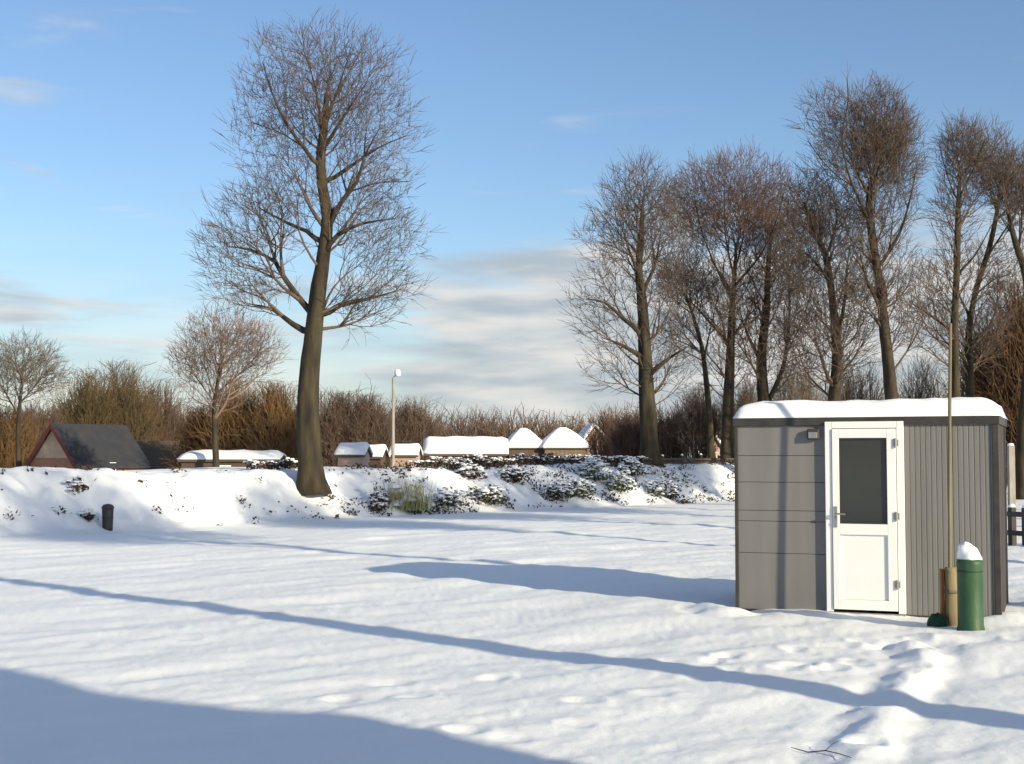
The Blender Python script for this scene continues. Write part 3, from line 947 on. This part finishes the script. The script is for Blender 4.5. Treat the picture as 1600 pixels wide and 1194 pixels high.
def build_hut():
    # front left: wide boards with horizontal seams; front right: narrow vertical ribs
    zt = 2.06
    m = MB()
    seams = [-.25, .62, .98, 1.10, 1.42, 1.72, zt]
    for a, b in zip(seams[:-1], seams[1:]):
        m.prism([(0, a + .004), (-.002, a + .006), (-.002, b - .004), (0, b - .001), (.03, b - .001), (.03, a + .004)], 0, -hw + .02, xd0 - .002)
    m.box(-hw + .02, xd0 - .002, .031, .06, -.25, zt)
    m.build('left_panel', M['panel'], hut)
    m = MB()
    x = xd1 + .002; n = 17; st = (hw - .02 - x) / n
    for i in range(n):
        a = x + i * st
        m.prism([(a + .002, .03), (a + .002, .0), (a + .010, -.0018), (a + st - .010, -.0018), (a + st - .002, 0), (a + st - .002, .03)], 2, -.25, zt)
    m.box(x, hw - .02, .031, .06, -.25, zt)
    m.build('right_panel', M['panel'], hut)
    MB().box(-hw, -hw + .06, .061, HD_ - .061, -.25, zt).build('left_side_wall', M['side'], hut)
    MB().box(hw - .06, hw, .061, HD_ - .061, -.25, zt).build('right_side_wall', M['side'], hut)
    MB().box(-hw, hw, HD_ - .06, HD_, -.25, zt).build('back_wall', M['panel'], hut)
    for sx in (-1, 1):
        w_ = .030 if sx < 0 else .055
        c = MB().box(*sorted((sx * (hw + .012), sx * (hw - w_))), -.022, .05, -.25, zt - .002)
        c.build('corner_post', M['dark'], hut, bevel=.006)
    MB().box(-hw - .02, xd0 - .001, -.03, HD_ + .02, zt, zt + .085).box(xd0 - .001, xd1 + .001, -.03, HD_ + .02, zt + .04, zt + .085).box(xd1 + .001, hw + .02, -.03, HD_ + .02, zt, zt + .085).build('roof_edge', M['dark'], hut)
    v, q = slab(HW_ + .03, HD_ + .03, .205, 1, ov=.012, px=14, py=9)
    v = v + np.array([0, HD_ / 2, zt + .088])
    fast_mesh('roof_snow', v, q, M['cap'], hut, smooth=True)
    MB().box(-hw + .05, hw - .05, -.01, HD_ - .05, -.3, -.01).build('floor_base', M['dark'], hut)
    # door
    g0, g1 = X(1310), X(1384); gz0, gz1 = .97, 1.915
    f = MB(); ft = .075; zt_d = zt + .038
    f.box(xd0, xd0 + ft, -.06, .05, 0, zt_d).box(xd1 - ft, xd1, -.06, .05, 0, zt_d).box(xd0 + ft, xd1 - ft, -.06, .05, zt_d - ft, zt_d)
    fr = f.build('door_frame', M['upvc'], hut, bevel=.006)
    s = MB(); a0, a1, b0, b1 = xd0 + ft + .006, xd1 - ft - .006, .03, zt_d - ft - .006
    s.box(a0, g0, -.075, -.01, b0, b1).box(g1, a1, -.075, -.01, b0, b1).box(g0, g1, -.075, -.01, gz1, b1).box(g0, g1, -.075, -.01, gz0 - .12, gz0)
    s.box(g0, g1, -.075, -.01, b0, .14)
    s.box(g0 + .001, g1 - .001, -.055, -.02, .141, gz0 - .121)
    d = s.build('door', M['upvc'], hut, bevel=.004)
    MB().box(g0 - .001, g1 + .001, -.045, -.025, gz0 - .001, gz1 + .001).build('glass', M['glass'], d)
    gk = MB()
    for (q0, q1, r0, r1) in ((g0 + .001, g0 + .015, gz0, gz1), (g1 - .015, g1 - .001, gz0, gz1), (g0 + .016, g1 - .016, gz0, gz0 + .014), (g0 + .016, g1 - .016, gz1 - .014, gz1)):
        gk.box(q0, q1, -.062, -.046, r0, r1)
    gk.build('gasket', M['dark'], d)
    hx_ = a0 + .035
    h = MB().box(hx_ - .016, hx_ + .016, -.084, -.0755, .93, 1.16)
    h.tube([(hx_, -.08, 1.08), (hx_, -.125, 1.08), (hx_ + .02, -.128, 1.08), (hx_ + .11, -.128, 1.078)], .011, 8)
    h.tube([(hx_, -.075, .98), (hx_, -.092, .98)], .012, 10)
    h.build('handle', M['steel'], d)
    for z in (.32, 1.06, 1.86):
        MB().tube([(a1 + .002, -.085, z - .05), (a1 + .002, -.085, z + .05)], .012, 8).box(a1 - .03, a1 + .03, -.081, -.0755, z - .035, z + .035).build('hinge', M['steel'], d)
    MB().box(xd0, xd1, -.07, .03, -.14, -.002).build('threshold', M['steel'], hut)
    # small dark box with a steel plate left of the door, under the roof edge
    lx = X(1270)
    lt = MB().box(lx - .07, lx + .07, -.065, -.013, 1.90, 2.02).build('wall_box', M['dark'], hut, bevel=.015)
    MB().box(lx - .05, lx + .05, -.078, -.066, 1.915, 1.985).build('box_plate', M['steel'], lt, bevel=.005)


build_hut()

# ------------------------------------------------------------------ pole, post and green bollard before the hut


def stand(px, shadow_px):
    """spot in the photograph's column px whose shadow meets the hut front at another column"""
    q = RC - HU * wall_s(shadow_px); k = (px - CX) / F_PX * 1.003
    t = (k * q[1] - q[0]) / (SD[0] - k * SD[1])
    return q + SD * t


b = stand(1478, 1214)
pole = empty('wooden_pole', (b[0], b[1], H(b[0], b[1]) - .02))
tag(pole, 'thin olive wooden pole with tan sleeve standing in front of the hut', 'pole')
k = np.linspace(0, 1, 9)
MB().tube(np.stack([0.05 * k ** 2, 0 * k, -.3 + 3.4 * k], 1), .022 - .005 * k, 8).build('shaft', M['polewood'], pole, smooth=True)
sl_ = MB().tube([(.012, 0, 0), (.012, 0, .15), (.016, 0, .34), (.012, 0, .56), (.012, 0, .60)], [.075, .072, .066, .074, .06], 14)
sv = sl_.build('sleeve', M['tan'], pole, smooth=True)
MB().box(-.098, -.066, -.035, .035, .02, .585).build('orange_strip', M['orange'], pole, bevel=.006)
MB().tube([(.012, 0, .34), (.012, 0, .37)], .079, 14).build('band', M['polewood'], pole, smooth=True)
MB().tube([(.06, -.02, .55), (.12, -.03, .57), (.17, -.02, .555)], [.03, .042, .03], 8).build('clamp', M['dark'], pole, smooth=True)
bb = MB(); bb.add(*blob(.11, .10, .13, amp=.3, seed=4)); bb.build('foot_block', M['dgreen'], pole, loc=(-.14, -.02, 0), smooth=True)

b = hit(1517, 983)
bol = empty('green_bollard', (b[0], b[1], H(b[0], b[1]) - .02), R(-14))
tag(bol, 'green round bollard wearing a tall cap of snow', 'bollard')
bo = MB().tube([(0, 0, -.1), (0, 0, .02), (0, 0, .06), (0, 0, .62), (0, 0, .66), (0, 0, .70), (0, 0, .715)], [.135, .135, .125, .125, .132, .128, .10], 24)
bo.build('post', M['green'], bol, smooth=True)
MB().box(-.135, .135, -.10, -.02, .0, .012).build('base_plate', M['dgreen'], bol)
MB().tube([(0, 0, .585), (0, 0, .60)], .1275, 24).build('band', M['dgreen'], bol, smooth=True)
cb = MB(); v, f = blob(.112, .11, .165, 22, 12, .22, 2); v = [(x_ - .035 * (max(z_, 0) / .17) ** 1.2, y_, z_ + .705) for x_, y_, z_ in v]; cb.add(v, f)
cb.build('snow_cap', M['cap'], bol, smooth=True)

# dark stub on the bank at the left
b = hit(168, 826)
st = empty('litter_bin', (b[0], b[1], H(b[0], b[1])))
tag(st, 'small dark litter bin at the foot of the left bank', 'bin')
MB().tube([(0, 0, -.1), (0, 0, .05), (0, 0, .44), (0, 0, .46)], [.115, .12, .135, .125], 16).build('drum', M['dark'], st, smooth=True)
MB().tube([(0, 0, .462), (0, 0, .50), (0, 0, .55), (0, 0, .575)], [.145, .145, .11, .03], 16).build('lid', M['dark'], st, smooth=True)
MB().tube([(0, 0, .25), (0, 0, .27)], .135, 16).build('hoop', M['side'], st, smooth=True)

# ------------------------------------------------------------------ buildings beyond the bank
def far_at(px, py, D): return W(px, py, D)


pb = W(88, 730, 82)
gz = -0.6
house('brick_house', 'dark slate roofed brick house with pale gable and red barge boards behind the left bank', 'house',
      (W(124, 700, 86)[0], 88, gz), R(-33), 4.3, 5.4, 1.9, 4.25, 'brick', 'slate', barge='redboard', gable='render',
      wins=(('front', -1.0, .5, .9, 1.0), ('front', 1.0, .5, .9, 1.0), ('right', 0, 1, .5, 1.0)))
house('barn', 'low brown tiled barn joined in line behind the slate roofed house', 'barn',
      (W(228, 700, 92)[0], 94, gz), R(-75), 4.2, 6.0, 1.7, 3.3, 'brown_wall', 'moss', wins=(('right', 0, .8, .8, .8),))
SG = 'snow covered garden sheds beyond the bank'
sheds = [
    # px centre, D, w, d, he, hr, rz, wall, label
    (365, 74, 1.9, 5.0, 1.72, 1.98, 88, 'brown_wall', 'long low brown shed under thin snow behind the bank left of the lone tree', (('left', -1.5, 1.0, .6, .5), ('left', .2, 1.0, .6, .5))),
    (553, 84, 2.0, 1.5, 2.0, 2.5, 84, 'pink_wall', 'pale pinkish snowy shed just right of the lone tree trunk', ()),
    (588, 92, 1.6, 1.0, 1.9, 2.45, 80, 'brown_wall', 'narrow brown shed left of the lamp post', ()),
    (634, 96, 2.2, 1.7, 2.0, 2.55, 86, 'pink_wall', 'pinkish shed with snowy roof right of the lamp post', ()),
    (728, 100, 3.2, 5.6, 2.1, 3.1, 92, 'brown_wall', 'long shed with wide flat snowy roof right of the lamp post', (('left', 1.2, 1.1, .8, .7),)),
    (818, 102, 2.5, 2.4, 2.5, 3.85, 10, 'brown_wall', 'brown shed with rounded snowy hipped roof left of its twin', (('front', -.6, 1.3, .6, .6), ('front', .6, 1.3, .6, .6))),
    (880, 102, 3.1, 2.6, 2.5, 3.9, 8, 'tan_wall', 'wider tan shed with rounded snowy hipped roof right of its twin', (('front', -.8, 1.3, .7, .7), ('front', .7, 1.3, .7, .7))),
    (924, 112, 1.5, 1.6, 3.3, 4.3, 15, 'pink_wall', 'tiny snowy roofed shed peeking above the brush right of the twin sheds', ()),
    (1092, 90, 2.6, 2.2, 1.9, 3.3, 40, 'pink_wall', 'pinkish snowy shed between two trunks of the tree row', ()),
]
for (px, D, w, d, he, hr, rz, wall, lab, wins) in sheds:
    hip = 'twin' in lab and 'tiny' not in lab
    c = W(px, 700, D)
    house('garden_shed', lab, 'shed', (c[0], D, -0.2 if D > 80 else -0.2), R(rz), w, d, he, hr, wall, 'moss', snow=True, group=SG, ov=.15, snow_t=.2, wins=wins, hip=hip)
# lamp post
c = W(614, 720, 92)
lp = empty('street_lamp', (c[0], 92, -1.0))
tag(lp, 'tall tan street lamp with white head beyond the bank', 'street lamp')
zt_ = W(614, 590, 92)[2] + 1.0
MB().tube([(0, 0, -.5), (0, 0, 1.2), (0, 0, 1.25), (0, 0, zt_)], [.15, .14, .12, .09], 12).build('post', M['paledwood'], lp, smooth=True)
MB().tube([(0, 0, zt_), (.10, 0, zt_ + .1), (.28, 0, zt_ + .16)], .035, 8).build('arm', M['steel'], lp, smooth=True)
MB().tube([(.28, 0, zt_ + .05), (.28, 0, zt_ + .12), (.28, 0, zt_ + .34), (.28, 0, zt_ + .50), (.28, 0, zt_ + .54)], [.05, .19, .23, .15, .04], 14).build('lamp_head', M['lamp'], lp, smooth=True)

# ------------------------------------------------------------------ thickets, bushes and the far wood


def thicket(name, label, px, top, wpx, D, mat, n=900, cat='bush', group=None, seed=0, bare=True, dome=0.75, zb=None, lean=0.22, rad=.012):
    g = np.random.default_rng(seed + 500)
    c = W(px, top, D)
    gz = H(c[0], D) if zb is None else zb
    h = c[2] - gz; hw_ = wpx / 2 * D / F_PX
    o = empty(name, (c[0], D, gz)); tag(o, label, cat, group)
    ns = max(30, n // 9)
    th = g.uniform(0, 2 * math.pi, ns); rr = np.sqrt(g.random(ns))
    foot = np.stack([np.cos(th) * rr * hw_ * .45, np.sin(th) * rr * hw_ * .45, np.full(ns, -.2)], 1)
    e = np.sqrt(np.clip(1 - rr ** 2 * dome, 0.05, 1)) * (1 + 0.18 * np.array([mnoise.noise(Vector((math.cos(a) * r_ * 3 + seed, math.sin(a) * r_ * 3, 1))) for a, r_ in zip(th, rr)]))
    tipp = np.stack([np.cos(th) * rr * hw_, np.sin(th) * rr * hw_, h * e * g.uniform(.75, 1, ns)], 1)
    sv, sq = twigs(foot, tipp, rad * 2.6, rad, .06)
    k = n * 2
    s = g.integers(0, ns, k); u = g.uniform(.12, 1, k) ** .8
    A = foot[s] + (tipp[s] - foot[s]) * u[:, None]
    d = (tipp[s] - foot[s]); d /= np.linalg.norm(d, axis=1)[:, None]
    d = d + g.normal(0, .38, (k, 3)); d /= np.linalg.norm(d, axis=1)[:, None]
    B = A + d * (h * g.uniform(.08, .26, k))[:, None]
    B[:, 2] = np.minimum(B[:, 2], h * 1.03)
    tv, tq = twigs(A, B, rad, rad * .5, .06)
    A2 = A + (B - A) * g.uniform(.3, 1, k)[:, None]; d2 = (B - A) + g.normal(0, .5, (k, 3)) * np.linalg.norm(B - A, axis=1)[:, None]
    B2 = A2 + d2 * g.uniform(.3, .7, k)[:, None]
    B2[:, 2] = np.clip(B2[:, 2], 0, h * 1.05)
    uv, uq = twigs(A2, B2, rad * .8, rad * .4, .06)
    fast_mesh('stems', sv, sq, M[mat], o, smooth=True)
    vv, qq = merge([(tv, tq), (uv, uq)])
    fast_mesh('twigs', vv, qq, M[mat], o, smooth=True)
    return o


WG = 'bare bushes beyond the bank'
for i, (px, top, w, D, mat, lab) in enumerate([
    (8, 640, 100, 96, 'willow', 'orange brown bush at the left edge under the pale grey tree'),
    (60, 630, 90, 100, 'wood_far', 'dark brown bush behind the left slope of the slate roofed house'),
    (135, 585, 95, 104, 'willow2', 'olive brown willow bush rising behind the gable of the house'),
    (192, 572, 95, 106, 'willow2', 'tallest olive willow bush behind the slate roof ridge'),
    (245, 600, 85, 110, 'wood_far', 'reddish brown bush right of the olive willows'),
    (312, 640, 60, 88, 'willow', 'small orange willow bush under the pinkish tree'),
    (375, 598, 100, 86, 'willow', 'broad orange willow bush behind the long low shed'),
    (432, 605, 80, 84, 'willow', 'orange willow bush touching the lone tree trunk'),
    (528, 618, 70, 112, 'wood_far', 'brown bush just right of the lone tree trunk'),
    (575, 622, 80, 112, 'wood_far', 'brown bush left of the street lamp'),
    (645, 625, 80, 116, 'wood_far', 'brown bush right of the street lamp'),
    (952, 640, 70, 80, 'twig_red', 'dark red brown bush right of the twin sheds'),
    (985, 632, 60, 76, 'twig_red', 'red brown bush against the leftmost trunk of the row'),
    (1048, 640, 60, 74, 'twig_red', 'reddish bush right of the leftmost trunk of the row'),
    (1090, 600, 70, 72, 'twig', 'brown brush under the slender leaning tree'),
    (1165, 590, 80, 70, 'twig', 'brown brush at the left end of the hut roof'),
    (1245, 565, 95, 70, 'twig_grey', 'tall grey brown brush above the middle left of the hut roof'),
    (1335, 560, 100, 72, 'twig_grey', 'tall grey brown brush between the crooked and tallest trees'),
    (1440, 560, 100, 72, 'twig_grey', 'grey brown brush left of the thin pole'),
    (1545, 500, 90, 68, 'rust', 'rust coloured tall bush above the right end of the hut roof'),
    (1606, 440, 90, 66, 'rust', 'tallest rust coloured bush at the right picture edge'),
]):
    dense = mat in ('willow', 'willow2', 'wood_far', 'rust')
    thicket('bare_bush', lab, px, top, w, D, mat, n=1500 if dense else 800, group=WG, seed=i, rad=.018 if dense else .010)


def far_wood():
    g = rng
    parts = []
    for row, D in enumerate((150, 165, 185)):
        n = 260
        pxs = np.linspace(-400, 2000, n) + g.normal(0, 6, n)
        for px in pxs:
            top = 648 - 16 * vnoise(np.array([px / 90.0]), np.array([row * 3.0]), 3)[0] - 10 * row + g.normal(0, 6) - 22 * np.exp(-((px - 520) / 120) ** 2)
            c = W(px, top, D); x, h, gz = c[0], c[2] + 3.2, -3.2
            k = 60
            A = np.stack([x + g.normal(0, .8, k), D + g.normal(0, 1.5, k), gz + h * g.uniform(0, .62, k)], 1)
            B = A + np.stack([g.normal(0, 1.0, k), g.normal(0, .9, k), h * g.uniform(.12, .36, k)], 1)
            parts.append(twigs(A, B, .075, .025, .05))
            A2 = A + (B - A) * g.uniform(.3, 1, k)[:, None]
            B2 = A2 + np.stack([g.normal(0, .8, k), g.normal(0, .6, k), h * g.uniform(.02, .16, k)], 1)
            parts.append(twigs(A2, B2, .035, .015, .05))
    v, q = merge(parts)
    o = fast_mesh('far_wood', v, q, M['wood_far'], smooth=True)
    tag(o, 'far brown bare wood along the horizon', 'wood', kind='stuff')


far_wood()

# ------------------------------------------------------------------ planting and hedge on the bank


def slope_points(n, px0, px1, t0=0.1, t1=3.2, w=None):
    out = []
    while len(out) < n:
        px = random.uniform(px0, px1)
        if w and random.random() > w(px): continue
        t = random.uniform(t0, t1)
        # follow the bank to the column
        k = (px - CX) / F_PX
        A_ = BA + BN * t
        s = (k * A_[1] - A_[0]) / (BD[0] - k * BD[1])
        p = A_ + BD * s
        out.append((p[0], p[1]))
    return np.array(out)


def bank_cover():
    w = lambda px: 0.07 if px < 520 else (0.45 if px < 680 else (1.0 if px < 900 else .9))
    P = slope_points(1500, -30, 1180, w=w)
    P = P[(vnoise(P[:, 0] / .8, P[:, 1] / .8, 21) + .45 * vnoise(P[:, 0] / .3, P[:, 1] / .3, 22)) > -.05]
    pts = []
    for (x, y) in P:
        k = random.randint(3, 13)
        r = random.uniform(.04, .20)
        zz = H(x, y, True)
        pts.append(np.stack([x + rng.normal(0, r, k), y + rng.normal(0, r, k), zz + np.abs(rng.normal(.03, .07, k))], 1))
    P = np.concatenate(pts)
    o = fast_mesh('ground_cover', *leaves(P, .055), M['leafb'])
    tag(o, 'dark leafy ground cover poking through the snow on the bank', 'ground cover', kind='stuff')


bank_cover()


def shrub(label, px, py, r, hgt, mat='leafg', n=260, snow=3, seed=0, name='shrub', group='evergreen shrubs on the snowy bank'):
    g = np.random.default_rng(seed + 900)
    c = hit(px, py)
    o = empty(name, (c[0], c[1], H(c[0], c[1]))); tag(o, label, 'shrub', group)
    u = g.normal(0, 1, (n, 3)); u /= np.linalg.norm(u, axis=1)[:, None]; u[:, 2] = np.abs(u[:, 2])
    lump = 1 + .3 * np.array([mnoise.noise(Vector(w * 2.4 + seed)) for w in u])[:, None]
    P = u * lump * (g.random(n)[:, None] ** .5) * np.array([r, r, hgt])
    fast_mesh('foliage', *leaves(P, .075), M[mat], o)
    k = 16
    A = np.zeros((k, 3)) + g.normal(0, .05, (k, 3)) * [1, 1, 0] + [0, 0, -.1]
    fast_mesh('twigs', *twigs(A, P[g.integers(0, n, k)], .012, .005, .08), M['bark2'], o, smooth=True)
    kk = int(n * .42)
    ii = np.argsort(-(P[:, 2] / hgt + g.normal(0, .25, n)))[:kk]
    fast_mesh('leaf_snow', *flakes(P[ii] + [0, 0, .03], .085, g), M['cap'], o, smooth=True)['kind'] = 'stuff'
    for i in range(snow // 3):
        a = g.uniform(0, 2 * math.pi); rr = r * g.uniform(.05, .9)
        m = MB(); m.add(*blob(r * g.uniform(.12, .3), r * g.uniform(.12, .3), hgt * g.uniform(.12, .24), 10, 5, .4, i + seed))
        zz = hgt * math.sqrt(max(.05, 1 - (rr / r) ** 2)) * .85
        m.build('snow_clump', M['cap'], o, loc=(math.cos(a) * rr, math.sin(a) * rr, zz), smooth=True)
    return o


for i, (px, py, r, h, mat, n, lab) in enumerate([
    (590, 797, .35, .75, 'leafb', 160, 'narrow dark shrub at the bank foot left of the pale yellow tuft'),
    (700, 790, .55, .45, 'leaf', 260, 'low dark shrub at the bank foot right of the pale yellow tuft'),
    (762, 785, .75, .55, 'leaf', 420, 'wide dark shrub at the bank foot below the twin sheds'),
    (735, 748, .5, .5, 'leafb', 220, 'brownish shrub high on the bank below the long flat roof'),
    (806, 752, .6, .5, 'leafb', 240, 'brownish shrub on the bank straight below the left twin shed'),
    (870, 778, .6, .5, 'leaf', 300, 'dark low shrub at the bank foot left of the green clump'),
    (905, 776, .6, .6, 'leafg', 320, 'green shrub low on the bank in the middle of the green clump'),
    (925, 750, .8, .75, 'leafg', 420, 'largest green shrub high on the bank, half buried in snow'),
    (965, 768, .7, .7, 'leafg', 380, 'bright green shrub low on the bank at the right of the green clump'),
    (985, 742, .6, .6, 'leaf', 260, 'dark green shrub on the bank top left of the leftmost row trunk'),
    (1025, 775, .5, .65, 'leaf', 220, 'dark shrub at the bank foot below the leftmost row trunk'),
    (1045, 778, .35, .6, 'leafb', 150, 'small dark shrub at the bank foot right of the leftmost row trunk'),
    (120, 770, .24, .42, 'leafb', 60, 'sparse dark shrub on the bank above the litter bin'),
    (140, 812, .22, .22, 'leafb', 50, 'sparse low shrub just left of the litter bin'),
]):
    shrub(lab, px, py, r, h, mat, n, 10 if r > .45 else 5, i)


def tuft():
    c = hit(632, 800)
    k = 420
    A = np.stack([rng.normal(0, .38, k), rng.normal(0, .3, k), np.full(k, -.05)], 1)
    B = A + np.stack([rng.normal(0, .13, k), rng.normal(0, .13, k), rng.uniform(.2, .95, k)], 1)
    o = empty('grass_tuft', (c[0], c[1] + .3, H(c[0], c[1] + .3)))
    tag(o, 'pale yellow dry grass tuft at the bank foot', 'grass tuft')
    fast_mesh('foliage', *twigs(A, B, .011, .003, .08), M['drygrass'], o, smooth=True)
    for i in range(5):
        m = MB(); m.add(*blob(.24, .22, .16, 12, 6, .35, i + 40))
        m.build('snow_clump', M['cap'], o, loc=(rng.normal(0, .3), -.1 + rng.normal(0, .12), .08 + .13 * i), smooth=True)


tuft()


def hedge(label, pts, hgt, wid, dens, mat='hedge', seed=0, snow=True):
    """pts: photograph columns; runs along the top of the bank"""
    P = []
    for px in pts:
        k = (px - CX) / F_PX; t = 3.6
        A_ = BA + BN * t; s = (k * A_[1] - A_[0]) / (BD[0] - k * BD[1])
        P.append(A_ + BD * s)
    P = np.array(P)
    o = empty('hedge', (P[0][0], P[0][1], H(*P[0]))); tag(o, label, 'hedge')
    L = np.linalg.norm(P[-1] - P[0]); d = (P[-1] - P[0]) / L; nn = np.array([-d[1], d[0]])
    n = int(dens * L)
    u = rng.uniform(0, L, n); w = rng.normal(0, wid / 2.4, n)
    hh = hgt * (0.8 + .35 * vnoise(u * 1.1, u * 0 + seed, 2))
    z = rng.random(n) ** .8 * hh
    xy = P[0] + d * u[:, None] + nn * w[:, None]
    pos = np.stack([xy[:, 0], xy[:, 1], z + height(xy[:, 0], xy[:, 1], False)], 1) - np.array(o.location)
    fast_mesh('foliage', *leaves(pos, .06), M[mat], o)
    k = int(L * 10)
    ii = rng.integers(0, n, k); A = pos[ii].copy(); A[:, 2] -= z[ii] + .1
    fast_mesh('twigs', *twigs(A, pos[ii] + [0, 0, .12], .014, .006, .06), M['bark2'], o, smooth=True)
    if snow:
        up = np.where(z > hh * .55)[0]; up = up[rng.random(len(up)) < .22]
        fast_mesh('leaf_snow', *flakes(pos[up] + [0, 0, .03], .075, rng), M['cap'], o, smooth=True)['kind'] = 'stuff'
        for i in range(int(L * 1)):
            j = rng.integers(0, n)
            m = MB(); m.add(*blob(rng.uniform(.05, .15), rng.uniform(.05, .13), rng.uniform(.05, .09), 9, 4, .4, i + seed * 30))
            m.build('snow_clump', M['cap'], o, loc=(pos[j][0], pos[j][1], pos[j][2] - z[j] + hh[j] * rng.uniform(.55, .95)), smooth=True)
    return o


hedge('low dark hedge along the bank top below the long flat snowy roof', (655, 850), .42, .5, 420, seed=1)
hedge('purplish dark hedge along the bank top below the twin sheds', (852, 1000), .52, .6, 420, seed=2)
hedge('short dark hedge on the bank top left of the lone tree', (392, 462), .30, .4, 300, seed=3)


def rail_fence(name, label, p0, p1, nposts, hgt, mat, rails, snow=True, r=.05):
    o = empty(name, (p0[0], p0[1], H(*p0))); tag(o, label, 'fence')
    p0 = np.array(p0); p1 = np.array(p1)
    L = np.linalg.norm(p1 - p0); o.rotation_euler = (0, 0, math.atan2(p1[1] - p0[1], p1[0] - p0[0]))
    for i in range(nposts):
        x_ = L * i / (nposts - 1); q = p0 + (p1 - p0) * i / (nposts - 1); z = H(*q) - H(*p0)
        po = MB().box(x_ - r, x_ + r, -r, r, z - .3, z + hgt).build('post', M[mat], o, bevel=.008)
        if snow:
            m = MB(); m.add(*blob(r * 1.2, r * 1.2, .07, 10, 5, .2, i)); m.build('snow_cap', M['cap'], po, loc=(x_, 0, z + hgt + .001), smooth=True)
    for zz in rails:
        MB().box(-.1, L + .1, -r - .035, -r - .002, zz - .05, zz + .05).build('rail', M[mat], o, bevel=.006)
    return o


def top_at(px, t):
    k = (px - CX) / F_PX; A_ = BA + BN * t; s = (k * A_[1] - A_[0]) / (BD[0] - k * BD[1]); return A_ + BD * s


rail_fence('rail_fence', 'low dark rail fence on the bank top left of the hut', top_at(1003, 3.2), top_at(1150, 3.2), 6, .34, 'oldwood', (.12, .26))
c0, c1 = hit(1582, 852), hit(1640, 856)
rail_fence('rail_fence', 'dark post fence standing in the snow right of the hut', (c0[0], c0[1]), (c1[0], c1[1] - .3), 4, .75, 'oldwood', (.62, .25), r=.06)
c0 = hit(1581, 790)
po = empty('wooden_post', (c0[0], c0[1], H(c0[0], c0[1]))); tag(po, 'pale bare wooden post just right of the hut corner', 'post')
MB().box(-.11, .11, -.11, .11, -.3, 2.15).build('shaft', M['paledwood'], po, bevel=.012)
m = MB(); m.add(*blob(.12, .12, .09, 10, 5, .2, 3)); m.build('snow_cap', M['cap'], po, loc=(0, 0, 2.151), smooth=True)

# fallen twig in the near snow
tw = [hit(a, b_) for a, b_ in ((1236, 1166), (1262, 1172), (1290, 1172), (1310, 1180), (1330, 1192))]
tw = [np.array([p_[0], p_[1], H(p_[0], p_[1], True) + .012]) for p_ in tw]
o = empty('fallen_twig', tw[0]); tag(o, 'thin dark twig lying on the snow near the front edge', 'twig')
MB().tube(np.array(tw) - tw[0], [.002, .0035, .0035, .003, .002], 6).build('stem', M['bark2'], o, smooth=True)
MB().tube(np.array([tw[2] - tw[0], tw[2] - tw[0] + [.05, .04, .03], tw[2] - tw[0] + [.10, .05, .05]]), [.0025, .002, .0015], 5).build('side_shoot', M['bark2'], o, smooth=True)
